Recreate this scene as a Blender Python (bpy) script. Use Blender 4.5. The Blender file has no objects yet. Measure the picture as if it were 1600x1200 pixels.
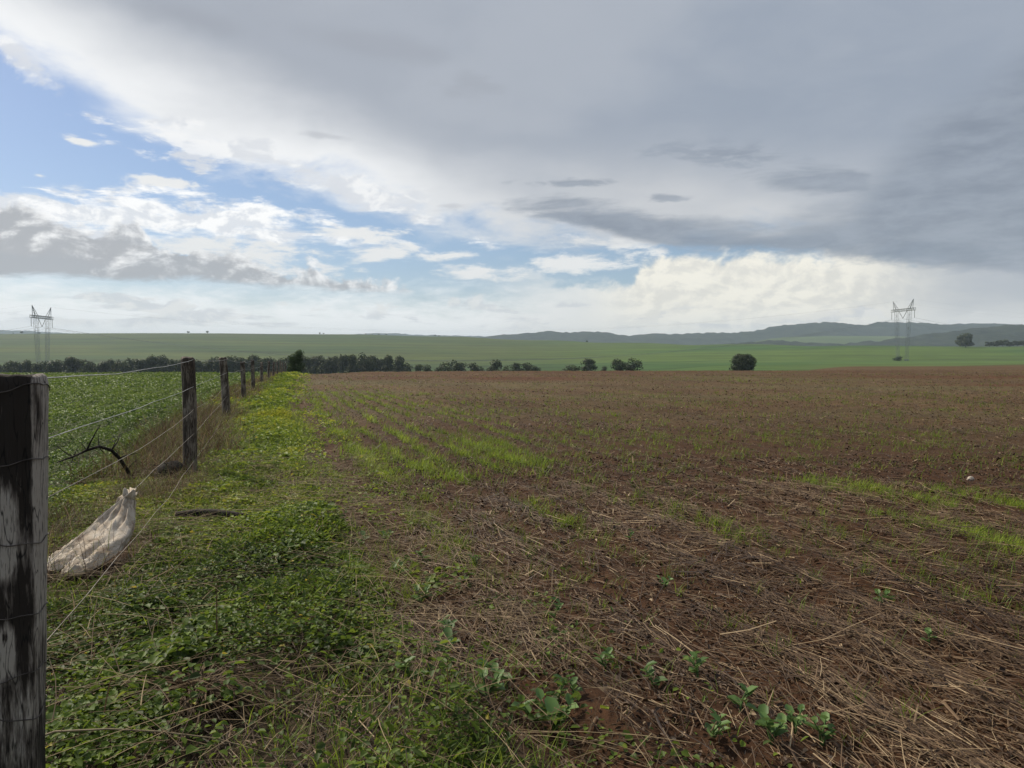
import bpy, math
import numpy as np
from mathutils import Vector

# ------------------------------------------------------------------ scene, camera
SC = bpy.context.scene
COL = SC.collection
R = math.radians
RNG = np.random.default_rng(11)
F = 1202.0          # focal length in photo pixels (1600 wide)
HOR = 560.0         # photo row of the level horizon
EYE = 1.5
PITCH = math.atan((600 - HOR) / F)

cam_d = bpy.data.cameras.new('camera')
cam = bpy.data.objects.new('camera', cam_d)
COL.objects.link(cam)
cam_d.sensor_width = 36.0
cam_d.lens = 36.0 * F / 1600.0
cam_d.clip_start = 0.05
cam_d.clip_end = 30000
cam.location = (0, 0, EYE)
cam.rotation_euler = (R(90) - PITCH, 0, 0)
SC.camera = cam

SC.render.engine = 'CYCLES'
SC.cycles.max_bounces = 6
SC.cycles.diffuse_bounces = 2
SC.cycles.glossy_bounces = 2
SC.cycles.transmission_bounces = 4
SC.cycles.transparent_max_bounces = 8
SC.cycles.volume_bounces = 1
SC.cycles.use_denoising = True
SC.view_settings.view_transform = 'Standard'
SC.view_settings.look = 'None'
SC.view_settings.gamma = 1
SC.view_settings.exposure = 0.30
SC.view_settings.use_curve_mapping = False


def azel(px, py):
    """photo pixel -> azimuth / elevation in degrees (world directions)"""
    x, y = (px - 800) / F, (600 - py) / F
    c, s = math.cos(PITCH), math.sin(PITCH)
    Y = c + s * y
    Z = -s + c * y
    return math.degrees(math.atan2(x, Y)), math.degrees(math.atan2(Z, math.hypot(x, Y)))


def gp(px, py, z=0.0):
    """photo pixel -> world point at height z"""
    Y = (EYE - z) * F / (py - HOR)
    return np.array([(px - 800) / F * Y, Y, z])


# ------------------------------------------------------------------ world: sky with cloud decks
SUN_AZ, SUN_EL = -52.0, 42.0
world = bpy.data.worlds.new('World')
SC.world = world
world.use_nodes = True
WT = world.node_tree
WT.nodes.clear()


class N:
    """tiny wrapper so node maths can be written as expressions"""
    def __init__(s, tree, sock): s.t, s.s = tree, sock

    def _m(s, op, *o, clamp=False):
        n = s.t.nodes.new('ShaderNodeMath'); n.operation = op; n.use_clamp = clamp
        for i, v in enumerate((s,) + o):
            if isinstance(v, N): s.t.links.new(v.s, n.inputs[i])
            else: n.inputs[i].default_value = v
        return N(s.t, n.outputs[0])
    def __add__(s, o): return s._m('ADD', o)
    def __sub__(s, o): return s._m('SUBTRACT', o)
    def __mul__(s, o): return s._m('MULTIPLY', o)
    def __truediv__(s, o): return s._m('DIVIDE', o)
    def rsub(s, v): return (s * -1.0) + v
    def mx(s, o): return s._m('MAXIMUM', o)
    def mn(s, o): return s._m('MINIMUM', o)
    def ss(s, a, b):
        n = s.t.nodes.new('ShaderNodeMapRange'); n.interpolation_type = 'SMOOTHSTEP'
        s.t.links.new(s.s, n.inputs[0])
        n.inputs[1].default_value = a; n.inputs[2].default_value = b
        return N(s.t, n.outputs[0])


def comb(t, x, y, z=0.0):
    n = t.nodes.new('ShaderNodeCombineXYZ')
    for i, v in enumerate((x, y, z)):
        if isinstance(v, N): t.links.new(v.s, n.inputs[i])
        else: n.inputs[i].default_value = v
    return n.outputs[0]


def noise(t, vec, scale, detail=6, rough=0.55, dist=0.0, lac=2.0, out=0):
    n = t.nodes.new('ShaderNodeTexNoise')
    t.links.new(vec, n.inputs['Vector'])
    n.inputs['Scale'].default_value = scale
    n.inputs['Detail'].default_value = detail
    n.inputs['Roughness'].default_value = rough
    n.inputs['Lacunarity'].default_value = lac
    n.inputs['Distortion'].default_value = dist
    return N(t, n.outputs[out])


def mixc(t, fac, a, b):
    n = t.nodes.new('ShaderNodeMix'); n.data_type = 'RGBA'
    for i, v in ((0, fac), (6, a), (7, b)):
        if isinstance(v, N): t.links.new(v.s, n.inputs[i])
        elif hasattr(v, 'links'): t.links.new(v, n.inputs[i])
        else: n.inputs[i].default_value = v if i == 0 else (*v, 1)
    return n.outputs[2]


def build_sky():
    t = WT
    tc = t.nodes.new('ShaderNodeTexCoord')
    sep = t.nodes.new('ShaderNodeSeparateXYZ')
    t.links.new(tc.outputs['Generated'], sep.inputs[0])
    x, y, z = (N(t, sep.outputs[i]) for i in range(3))
    D = 180 / math.pi
    az = x._m('ARCTAN2', y) * D
    el = z._m('ARCSINE') * D

    sky = t.nodes.new('ShaderNodeTexSky')
    sky.sky_type = 'NISHITA'; sky.sun_disc = False
    sky.sun_elevation = R(SUN_EL); sky.sun_rotation = R(SUN_AZ)
    sky.air_density = 1.0; sky.dust_density = 0.6; sky.ozone_density = 2.0
    S = 0.075                                    # background strength
    K = 1.0 / S

    def C(r, g, b): return (r * K * 0.86, g * K * 0.86, b * K * 0.86)

    # texture spaces: streaky in azimuth/elevation for the low clouds, a flat deck for the high ones
    def sn(vec, scale, detail=9, rough=0.58, dist=0.0, gain=2.1):
        return (noise(t, vec, scale, detail, rough, dist) - 0.5) * gain + 0.5
    zc = z.mx(0.0) + 0.16
    deck = comb(t, x / zc, y / zc, 0.0)
    n_soft = sn(deck, 0.9, 5, 0.5)                # broad mottling of the high deck
    n_deck = sn(deck, 3.0, 10, 0.6, 0.4)
    n_flat = sn(comb(t, az * 0.10, el * 0.34, 0.0), 2.4, 12, 0.66, 0.25)
    n_flat2 = sn(comb(t, az * 0.07 + 9.0, el * 0.36, 5.0), 1.9, 9, 0.6, 0.3)
    n_cum = sn(comb(t, az * 0.16, el * 0.24, 3.7), 1.9, 13, 0.60, 0.3)
    n_cum2 = sn(comb(t, az * 0.16 + 0.07, el * 0.24 - 0.09, 3.7), 1.9, 13, 0.60, 0.3)

    def curve(pts, ends):
        """edge of a cloud bank: elevation as a function of azimuth, from photo pixels"""
        n = t.nodes.new('ShaderNodeFloatCurve')
        A0, A1, E0, E1 = -56.0, 56.0, -5.0, 65.0
        P = [(A0, ends[0])] + [azel(*p) for p in pts] + [(A1, ends[1])]
        t.links.new(((az - A0) * (1 / (A1 - A0))).mx(0.0).mn(1.0).s, n.inputs['Value'])
        m = n.mapping
        c = m.curves[0]
        pp = [((a - A0) / (A1 - A0), (e - E0) / (E1 - E0)) for a, e in P]
        c.points[0].location = pp[0]; c.points[1].location = pp[-1]
        for p in pp[1:-1]: c.points.new(*p)
        for q in c.points: q.handle_type = 'VECTOR'
        m.update()
        return N(t, n.outputs[0]) * (E1 - E0) + E0

    def blob(px, py, rx, ry, rot=0.0, warp=None, amp=0.6):
        """soft ellipse in azimuth/elevation; returns 1 at the centre, 0 at the rim"""
        a, e = azel(px, py)
        a1, e1 = azel(px + rx, py); a2, e2 = azel(px, py - ry)
        ra, re = abs(a1 - a), abs(e2 - e)
        c, s = math.cos(R(rot)), math.sin(R(rot))
        da, de = az - a, el - e
        uu = (da * c + de * s) * (1 / ra)
        vv = (de * c - da * s) * (1 / re)
        q = (uu * uu + vv * vv)._m('SQRT').rsub(1.0)
        return q + (warp - 0.5) * amp if warp is not None else q

    tn = t.nodes.new('ShaderNodeMix'); tn.data_type = 'RGBA'; tn.blend_type = 'MULTIPLY'; tn.inputs[0].default_value = 1.0
    t.links.new(sky.outputs[0], tn.inputs[6]); tn.inputs[7].default_value = (0.92, 0.95, 1.04, 1)
    col = tn.outputs[2]
    # --- pale air low over the horizon
    low = (el + (n_flat - 0.5) * 3.0).ss(6.0, 2.4)
    rightish = az.ss(-12, 20)
    lowc = mixc(t, rightish, C(1.05, 1.06, 1.06), C(0.98, 0.95, 0.90))
    col = mixc(t, low * 0.93, col, lowc)

    # --- stratus band of the blue gap
    top = curve([(0, 291), (100, 286), (250, 289), (330, 298), (420, 318), (520, 338), (570, 364)], (8, 4))
    bot = curve([(0, 400), (230, 398), (330, 366), (480, 369), (560, 371), (575, 366)], (4, 6))
    a = (top - el + (n_flat - 0.5) * 4.0).ss(-0.25, 1.3) * (el - bot + (n_flat2 - 0.5) * 4.5).ss(-0.5, 1.0)
    a = a * (n_flat2 * 0.6 + n_flat * 0.4).ss(0.12, 0.42)
    cc = mixc(t, (n_cum - n_cum2 + 0.5).ss(0.35, 0.62), C(0.76, 0.79, 0.84), C(1.02, 1.02, 1.02))
    col = mixc(t, a, col, cc)

    # --- white streaks and wisps floating in the gap
    W = None
    for b in ((118, 219, 34, 9, -9), (262, 284, 56, 9, -3), (570, 366, 88, 15, -3), (603, 395, 66, 15, 12),
              (400, 402, 170, 30, -5), (770, 424, 110, 18, 4), (965, 374, 105, 26, -3), (905, 412, 120, 22, 5),
              (62, 274, 22, 6, 0), (690, 400, 60, 9, 3)):
        f = blob(*b, warp=n_flat, amp=1.9)
        W = f if W is None else W.mx(f)
    col = mixc(t, W.ss(0.0, 0.75) * 0.95, col, C(0.86, 0.86, 0.85))

    # --- high grey deck, white along its torn rim
    edge = curve([(-60, 30), (0, 98), (50, 118), (130, 166), (200, 205), (330, 262), (440, 297), (560, 330), (680, 372),
                  (760, 388), (850, 392), (1000, 392), (1200, 398), (1600, 440)], (34, 6))
    dist = el - edge
    d2 = dist + (n_deck - 0.5) * 3.4 + (n_soft - 0.5) * 1.5
    a = d2.ss(-0.5, 2.6)
    grey = mixc(t, az.ss(-18, 22), C(0.378, 0.408, 0.468), C(0.305, 0.35, 0.43))
    grey = mixc(t, n_deck.ss(0.25, 0.8) * 0.22, grey, C(0.43, 0.465, 0.53))
    grey = mixc(t, n_soft.ss(0.38, 0.66) * 0.55, grey, C(0.445, 0.475, 0.53))
    f = (dist + (n_soft - 0.5) * 5.0 + (n_deck - 0.5) * 1.6).ss(0.6, 8.5)
    rimc = mixc(t, az.ss(-14, 10), C(0.90, 0.91, 0.92), C(0.62, 0.63, 0.65))
    dc = mixc(t, f, rimc, grey)
    col = mixc(t, a, col, dc)
    # bright broken lumps hanging on the rim
    lump = blob(345, 238, 150, 34, -6, warp=n_flat, amp=2.2).mx(blob(40, 98, 80, 26, -28, warp=n_cum, amp=1.8))
    lump = lump.mx(blob(560, 300, 150, 30, -14, warp=n_flat, amp=2.0))
    col = mixc(t, lump.ss(0.0, 0.7) * 0.85, col, mixc(t, n_cum2.ss(0.42, 0.6), C(0.72, 0.74, 0.78), C(0.93, 0.93, 0.93)))
    # faint darker smudges under the deck
    sm = blob(590, 72, 190, 30, -6, warp=n_deck, amp=1.5).mx(blob(300, 30, 150, 34, -5, warp=n_deck, amp=1.6))
    sm = sm.mx(blob(520, 214, 60, 8, -2, warp=n_flat, amp=1.5)).mx(blob(705, 322, 34, 6, 0, warp=n_flat, amp=1.4))
    sm = sm.mx(blob(730, 135, 60, 30, 0, warp=n_flat, amp=1.4))
    col = mixc(t, sm.ss(0.0, 0.9) * 0.30, col, C(0.30, 0.315, 0.36))

    # --- warm towering bank on the right
    top = curve([(640, 470), (700, 432), (830, 420), (860, 436), (985, 436), (1005, 405), (1065, 388), (1280, 388), (1600, 400)], (2, 8))
    tb = top - el + (n_cum - 0.5) * 2.4
    a = tb.ss(-0.1, 0.9) * az.ss(-4, 7)
    cream = mixc(t, ((n_cum - n_cum2) * 1.6 + (n_flat - 0.5) * 0.5 + 0.55).ss(0.2, 0.8), C(0.80, 0.77, 0.70), C(1.0, 0.95, 0.83))
    cream = mixc(t, az.ss(22, 32), cream, C(0.52, 0.535, 0.56))
    cream = mixc(t, az.ss(10, 4), cream, C(0.84, 0.84, 0.82))
    cream = mixc(t, el.ss(4.2, 1.5) * 0.75, cream, C(0.95, 0.92, 0.86))
    col = mixc(t, a * 0.95, col, cream)

    # --- dark blue-grey rain cloud on the right
    top = curve([(740, 322), (800, 314), (900, 313), (1000, 328), (1100, 338), (1200, 338), (1260, 322), (1330, 296),
                 (1385, 240), (1425, 190), (1500, 130), (1600, 60)], (2, 34))
    bot = curve([(740, 326), (800, 332), (870, 346), (960, 372), (1050, 388), (1280, 396), (1380, 412), (1600, 432)], (6, 6))
    soft = az.ss(10, 30)
    a = ((top - el + (n_flat2 - 0.5) * 1.6 + (n_flat - 0.5) * 1.2 + (n_deck - 0.5) * 1.5 * soft) / (soft * 2.2 + 1.0)).ss(-0.3, 1.1) * (el - bot + (n_flat - 0.5) * 0.9).ss(-0.25, 0.5)
    st = blob(1140, 240, 150, 20, -4, warp=n_flat, amp=2.0).mx(blob(1290, 285, 190, 26, -9, warp=n_flat2, amp=1.6))
    st = st.mx(blob(905, 285, 110, 9, 0, warp=n_flat, amp=2.0)).mx(blob(1035, 308, 45, 8, -2, warp=n_flat, amp=2.0))
    st = st.mx(blob(880, 322, 110, 14, 2, warp=n_flat2, amp=1.8))
    a = a.mx(st.ss(0.0, 0.8) * 0.8)
    dark = mixc(t, n_flat.ss(0.1, 0.9), C(0.215, 0.25, 0.315), C(0.30, 0.34, 0.41))
    col = mixc(t, a * 0.92, col, dark)
    veil = blob(1600, 440, 260, 60, 0, warp=n_flat, amp=1.0)
    col = mixc(t, veil.ss(0.0, 1.0) * 0.5, col, C(0.43, 0.46, 0.52))

    # --- grey cumulus on the left
    top = curve([(0, 312), (40, 318), (70, 330), (110, 345), (165, 372), (190, 350), (212, 343), (232, 372), (255, 388), (330, 388),
                 (400, 408), (450, 425), (520, 432), (600, 446), (650, 462)], (10, 2))
    bot = curve([(0, 436), (190, 438), (300, 440), (380, 448), (540, 459), (640, 461), (650, 452)], (4.6, 8))
    tb = top - el + (n_cum - 0.5) * 2.6 + 0.25
    a = tb.ss(-0.1, 0.55) * (el - bot + (n_flat - 0.5) * 0.9).ss(-0.1, 0.5)
    lit = (n_cum - n_cum2) * 1.5 + 0.5
    f = lit * 0.85 + (tb * -0.13) + (n_flat - 0.5) * 0.35 + 0.16
    cc = mixc(t, f.ss(0.25, 0.85), C(0.43, 0.44, 0.465), C(0.98, 0.98, 0.98))
    col = mixc(t, a * 0.95, col, cc)

    # --- small low cumulus along the horizon
    top = curve([(0, 470), (120, 455), (300, 470), (560, 480), (700, 462), (820, 470), (960, 480), (1060, 478), (1200, 492),
                 (1310, 482), (1400, 500), (1600, 498)], (3, 3))
    a = (top - el + (n_cum - 0.5) * 2.6).ss(0.0, 0.5) * (el - 1.9 + (n_flat - 0.5) * 1.0).ss(0.0, 0.7) * n_flat2.ss(0.42, 0.58)
    cc = mixc(t, ((n_cum - n_cum2) * 2.0 + 0.5).ss(0.35, 0.75), C(0.60, 0.62, 0.66), C(0.83, 0.82, 0.80))
    col = mixc(t, a * 0.6, col, cc)

    bg = t.nodes.new('ShaderNodeBackground')
    bg.inputs['Strength'].default_value = S
    out = t.nodes.new('ShaderNodeOutputWorld')
    t.links.new(col, bg.inputs['Color'])
    t.links.new(bg.outputs[0], out.inputs['Surface'])


build_sky()
world.cycles.sampling_method = 'MANUAL'
world.cycles.sample_map_resolution = 512

sun_d = bpy.data.lights.new('sun', 'SUN')
sun_d.energy = 3.6
sun_d.angle = R(7)
sun_d.color = (1.0, 0.90, 0.74)
sun = bpy.data.objects.new('sun', sun_d)
COL.objects.link(sun)
sd = Vector((math.sin(R(SUN_AZ)) * math.cos(R(SUN_EL)), math.cos(R(SUN_AZ)) * math.cos(R(SUN_EL)), math.sin(R(SUN_EL))))
sun.rotation_euler = sd.to_track_quat('Z', 'Y').to_euler()


# ------------------------------------------------------------------ helpers
def tag(o, label=None, cat=None, group=None, kind=None):
    if label: o['label'] = label
    if cat: o['category'] = cat
    if group: o['group'] = group
    if kind: o['kind'] = kind
    return o


def empty(name, loc=(0, 0, 0), rz=0.0):
    o = bpy.data.objects.new(name, None)
    COL.objects.link(o); o.location = loc; o.rotation_euler = (0, 0, rz)
    return o


def make_mesh(name, V, Fc, mat=None, smooth=True, attrs=None, cols=None):
    """mesh from arrays; Fc is one (m,k) array or a list of such arrays"""
    V = np.asarray(V, np.float32)
    Fs = [np.asarray(f, np.int32) for f in (Fc if isinstance(Fc, list) else [Fc])]
    me = bpy.data.meshes.new(name)
    me.vertices.add(len(V)); me.vertices.foreach_set('co', V.ravel())
    idx = np.concatenate([f.ravel() for f in Fs])
    tot = np.concatenate([np.full(len(f), f.shape[1], np.int32) for f in Fs])
    me.loops.add(len(idx)); me.loops.foreach_set('vertex_index', idx)
    me.polygons.add(len(tot))
    me.polygons.foreach_set('loop_start', np.concatenate([[0], np.cumsum(tot)[:-1]]).astype(np.int32))
    me.polygons.foreach_set('use_smooth', np.full(len(tot), smooth))
    me.update(calc_edges=True)
    for k, a in (attrs or {}).items():
        at = me.attributes.new(k, 'FLOAT', 'POINT'); at.data.foreach_set('value', np.asarray(a, np.float32))
    if cols is not None:
        at = me.attributes.new('tint', 'FLOAT_COLOR', 'POINT')
        at.data.foreach_set('color', np.concatenate([cols, np.ones((len(cols), 1))], 1).astype(np.float32).ravel())
    if mat: me.materials.append(mat)
    return me


def link(name, me, parent=None):
    o = bpy.data.objects.new(name, me)
    COL.objects.link(o); o.parent = parent
    return o


def copy_tree(o, parent=None):
    c = o.copy(); COL.objects.link(c); c.parent = parent
    for ch in o.children: copy_tree(ch, c)
    return c


def hash01(i, j, seed):
    i = i.astype(np.int64); j = j.astype(np.int64)
    h = (i * 374761393 + j * 668265263 + seed * 974634777) & 0xFFFFFFFF
    h = ((h ^ (h >> 13)) * 1274126177) & 0xFFFFFFFF
    return ((h ^ (h >> 16)) & 0xFFFF) / 65535.0


def vn(x, y, seed=0):
    x = np.asarray(x, float); y = np.asarray(y, float)
    i, j = np.floor(x), np.floor(y)
    fx, fy = x - i, y - j
    fx = fx * fx * (3 - 2 * fx); fy = fy * fy * (3 - 2 * fy)
    a, b = hash01(i, j, seed), hash01(i + 1, j, seed)
    c, d = hash01(i, j + 1, seed), hash01(i + 1, j + 1, seed)
    return (a * (1 - fx) + b * fx) * (1 - fy) + (c * (1 - fx) + d * fx) * fy


def fbm(x, y, seed=0, oct=4, gain=0.5):
    s, a, tot = 0, 1.0, 0
    for k in range(oct):
        s = s + a * vn(x * 2 ** k, y * 2 ** k, seed + 17 * k); tot += a; a *= gain
    return s / tot


def sstep(x, a, b):
    t = np.clip((np.asarray(x, float) - a) / (b - a), 0, 1)
    return t * t * (3 - 2 * t)


# ------------------------------------------------------------------ materials
def new_mat(name):
    m = bpy.data.materials.new(name); m.use_nodes = True
    t = m.node_tree; t.nodes.clear()
    out = t.nodes.new('ShaderNodeOutputMaterial')
    return m, t, out


def attr(t, name, out='Fac'):
    n = t.nodes.new('ShaderNodeAttribute'); n.attribute_name = name
    return n.outputs[out]


def ramp(t, fac, stops):
    n = t.nodes.new('ShaderNodeValToRGB')
    e = n.color_ramp.elements
    while len(e) < len(stops): e.new(0.5)
    for q, (p, c) in zip(e, stops): q.position = p; q.color = (*c, 1)
    t.links.new(fac.s if isinstance(fac, N) else fac, n.inputs[0])
    return n.outputs[0]


def bsdf(t, out, col, rough=0.8, spec=0.3, bump=None, bstr=0.4, bdist=0.01, metal=0.0):
    b = t.nodes.new('ShaderNodeBsdfPrincipled')
    if hasattr(col, 'links'): t.links.new(col, b.inputs['Base Color'])
    else: b.inputs['Base Color'].default_value = (*col, 1)
    b.inputs['Roughness'].default_value = rough
    b.inputs['Specular IOR Level'].default_value = spec
    b.inputs['Metallic'].default_value = metal
    if bump is not None:
        n = t.nodes.new('ShaderNodeBump'); n.inputs['Strength'].default_value = bstr; n.inputs['Distance'].default_value = bdist
        t.links.new(bump.s, n.inputs['Height']); t.links.new(n.outputs[0], b.inputs['Normal'])
    if out is not None: t.links.new(b.outputs[0], out.inputs['Surface'])
    return b


def leaf_mat(name, stops, trans=0.35, rough=0.55, spec=0.25):
    """foliage: colour picked per leaf by the 'rnd' attribute, light passes through the blade"""
    m, t, out = new_mat(name)
    c = ramp(t, attr(t, 'rnd'), stops)
    b = bsdf(t, None, c, rough, spec)
    tr = t.nodes.new('ShaderNodeBsdfTranslucent')
    hs = t.nodes.new('ShaderNodeHueSaturation'); hs.inputs['Value'].default_value = 1.25; hs.inputs['Hue'].default_value = 0.485
    t.links.new(c, hs.inputs['Color']); t.links.new(hs.outputs[0], tr.inputs['Color'])
    mx = t.nodes.new('ShaderNodeMixShader'); mx.inputs[0].default_value = trans
    t.links.new(b.outputs[0], mx.inputs[1]); t.links.new(tr.outputs[0], mx.inputs[2])
    t.links.new(mx.outputs[0], out.inputs['Surface'])
    return m


M = {}
M['cover'] = leaf_mat('ground_cover_leaf', [(0, (0.030, 0.048, 0.012)), (0.3, (0.072, 0.118, 0.019)), (0.6, (0.15, 0.225, 0.026)),
                                            (0.9, (0.27, 0.33, 0.036)), (1, (0.42, 0.36, 0.05))], 0.40)
M['crop'] = leaf_mat('crop_leaf', [(0, (0.036, 0.062, 0.014)), (0.5, (0.09, 0.155, 0.028)), (1, (0.18, 0.25, 0.05))], 0.36)
M['grass'] = leaf_mat('grass_blade', [(0, (0.085, 0.12, 0.02)), (0.5, (0.19, 0.28, 0.03)), (1, (0.36, 0.44, 0.06))], 0.45)
M['drygrass'] = leaf_mat('dry_grass_blade', [(0, (0.045, 0.028, 0.016)), (0.5, (0.125, 0.080, 0.043)), (0.88, (0.38, 0.29, 0.165)), (1, (0.13, 0.165, 0.035))], 0.3, 0.7)
M['straw'] = leaf_mat('straw_stalk', [(0, (0.024, 0.012, 0.007)), (0.4, (0.082, 0.046, 0.022)), (0.75, (0.175, 0.110, 0.056)), (1, (0.40, 0.295, 0.17))], 0.0, 0.62, 0.35)
M['weed'] = leaf_mat('weed_leaf', [(0, (0.075, 0.14, 0.04)), (0.6, (0.12, 0.21, 0.06)), (1, (0.19, 0.29, 0.095))], 0.3, 0.5)
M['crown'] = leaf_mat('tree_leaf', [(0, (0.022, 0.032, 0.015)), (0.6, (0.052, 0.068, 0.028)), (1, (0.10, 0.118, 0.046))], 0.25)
M['crown_green'] = leaf_mat('bush_leaf', [(0, (0.022, 0.042, 0.012)), (0.6, (0.045, 0.082, 0.022)), (1, (0.08, 0.13, 0.035))], 0.25)


def wood_mat(name, dark, mid, pale, scale=1.0, bare=None):  # bare: where the painted lit side begins, across the post
    m, t, out = new_mat(name)
    tc = t.nodes.new('ShaderNodeTexCoord')
    oi = t.nodes.new('ShaderNodeObjectInfo')
    mp = t.nodes.new('ShaderNodeVectorMath'); mp.operation = 'ADD'
    sc = t.nodes.new('ShaderNodeVectorMath'); sc.operation = 'SCALE'; sc.inputs[0].default_value = (7, 5, 9)
    t.links.new(oi.outputs['Random'], sc.inputs['Scale'])
    t.links.new(tc.outputs['Object'], mp.inputs[0]); t.links.new(sc.outputs[0], mp.inputs[1])
    sq = t.nodes.new('ShaderNodeMapping'); sq.inputs['Scale'].default_value = (1, 1, 0.11)
    t.links.new(mp.outputs[0], sq.inputs[0])
    sq2 = t.nodes.new('ShaderNodeMapping'); sq2.inputs['Scale'].default_value = (1, 1, 0.28)
    t.links.new(mp.outputs[0], sq2.inputs[0])
    grain = noise(t, sq.outputs[0], 70 * scale, 6, 0.65)
    patch = noise(t, sq2.outputs[0], 9 * scale, 5, 0.6)
    fine = noise(t, sq.outputs[0], 240 * scale, 3, 0.6)
    sx = t.nodes.new('ShaderNodeSeparateXYZ'); t.links.new(tc.outputs['Object'], sx.inputs[0])
    wet = N(t, sx.outputs[2]).ss(0.85, 1.25)               # the weathered, sooty top end of the timber
    f = (patch - 0.5) * 1.7 + 0.55 + (grain - 0.5) * 1.5 - wet * (0.22 if bare else 0.08)
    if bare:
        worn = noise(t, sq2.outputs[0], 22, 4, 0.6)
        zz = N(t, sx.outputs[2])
        f = f + N(t, sx.outputs[0]).ss(bare[0], bare[1]) * 0.55 - 0.10  # lit side of the post put into the colour as paler wood
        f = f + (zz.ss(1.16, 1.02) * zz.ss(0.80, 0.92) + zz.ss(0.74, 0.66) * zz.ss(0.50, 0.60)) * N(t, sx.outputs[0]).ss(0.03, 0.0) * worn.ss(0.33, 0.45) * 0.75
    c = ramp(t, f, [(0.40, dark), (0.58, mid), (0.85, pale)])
    c = mixc(t, fine.ss(0.54, 0.66) * 0.6, c, dark)
    crack = noise(t, sq.outputs[0], 34 * scale, 2, 0.5)
    c = mixc(t, ((crack - 0.5)._m('ABSOLUTE')).ss(0.02, 0.0) * 0.85, c, (0.006, 0.005, 0.005))
    bsdf(t, out, c, 0.85, 0.2, grain * 0.7 + fine * 0.3, 0.75, 0.012)
    return m


M['post'] = wood_mat('weathered_wood', (0.055, 0.042, 0.033), (0.15, 0.12, 0.095), (0.29, 0.25, 0.21))
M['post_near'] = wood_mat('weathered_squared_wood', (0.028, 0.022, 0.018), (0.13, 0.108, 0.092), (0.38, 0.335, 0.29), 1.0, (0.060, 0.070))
M['char'] = wood_mat('blackened_roots', (0.006, 0.005, 0.004), (0.014, 0.011, 0.009), (0.03, 0.024, 0.02), 0.8)
M['bark'] = wood_mat('dark_bark', (0.012, 0.009, 0.008), (0.035, 0.027, 0.022), (0.085, 0.07, 0.06), 0.7)
m, t, out = new_mat('dry_stalk')
tc = t.nodes.new('ShaderNodeTexCoord')
bsdf(t, out, ramp(t, noise(t, tc.outputs['Object'], 30, 4), [(0.3, (0.14, 0.10, 0.055)), (0.7, (0.30, 0.235, 0.14))]), 0.7, 0.3)
M['stalk'] = m
m, t, out = new_mat('galvanised_wire')
tc = t.nodes.new('ShaderNodeTexCoord')
bsdf(t, out, ramp(t, noise(t, tc.outputs['Object'], 5, 3), [(0.3, (0.30, 0.27, 0.24)), (0.7, (0.62, 0.61, 0.59))]), 0.4, 0.5, metal=0.35)
M['wire'] = m
m, t, out = new_mat('dull_wire')
tc = t.nodes.new('ShaderNodeTexCoord')
bsdf(t, out, ramp(t, noise(t, tc.outputs['Object'], 6, 3), [(0.3, (0.14, 0.11, 0.085)), (0.7, (0.36, 0.31, 0.25))]), 0.5, 0.4, metal=0.2)
M['oldwire'] = m
m, t, out = new_mat('rusty_wire')
tc = t.nodes.new('ShaderNodeTexCoord')
bsdf(t, out, ramp(t, noise(t, tc.outputs['Object'], 25, 3), [(0.3, (0.03, 0.022, 0.02)), (0.7, (0.12, 0.10, 0.09))]), 0.6, 0.4, metal=0.2)
M['rust'] = m
m, t, out = new_mat('galvanised_steel')
tc = t.nodes.new('ShaderNodeTexCoord')
bsdf(t, out, ramp(t, noise(t, tc.outputs['Object'], 0.4, 3), [(0.3, (0.20, 0.21, 0.22)), (0.7, (0.30, 0.31, 0.32))]), 0.6, 0.4, metal=0.3)
M['steel'] = m
m, t, out = new_mat('glass_insulator')
bsdf(t, out, (0.06, 0.06, 0.055), 0.3, 0.5)
M['insulator'] = m
m, t, out = new_mat('woven_sack')
tc = t.nodes.new('ShaderNodeTexCoord')
g = tc.outputs['Object']
stain = noise(t, g, 7, 6, 0.65)
weave = t.nodes.new('ShaderNodeTexWave'); weave.inputs['Scale'].default_value = 120; weave.inputs['Distortion'].default_value = 3
t.links.new(g, weave.inputs['Vector'])
c = ramp(t, stain, [(0.30, (0.20, 0.13, 0.085)), (0.46, (0.45, 0.375, 0.29)), (0.68, (0.64, 0.575, 0.49))])
c = mixc(t, noise(t, g, 24, 5, 0.7).ss(0.63, 0.70) * 0.7, c, (0.07, 0.05, 0.04))
bsdf(t, out, c, 0.75, 0.25, noise(t, g, 40, 4, 0.6) * 0.5 + N(t, weave.outputs[1]) * 0.10, 0.5, 0.012)
M['sack'] = m


# ------------------------------------------------------------------ lie of the land
# fence line: X as a function of Y (posts measured where they meet the ground)
FY = np.array([2.3, 9.25, 17.7, 26, 34, 42, 50, 58, 66, 74, 80, 86, 120])
FX = np.array([-1.49, -3.87, -6.6, -9.10, -11.46, -13.65, -15.8, -17.95, -20.0, -22.1, -23.5, -24.75, -31.5])


def fx(Y):
    Y = np.asarray(Y, float)
    return np.where(Y < 2.3, -1.49 - 0.342 * (Y - 2.3), np.interp(Y, FY, FX))


ROW = np.array([-0.3082, 0.9513])        # direction of the sown rows and of the fence

# long profiles (distance, height) for several bearings s = X/Y, read off the photograph
SK = [-0.75, -0.45, -0.22, -0.08, 0.05, 0.16, 0.30, 0.45, 0.70]


def ridge(y, D): return EYE + (HOR - y) / F * D


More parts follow.
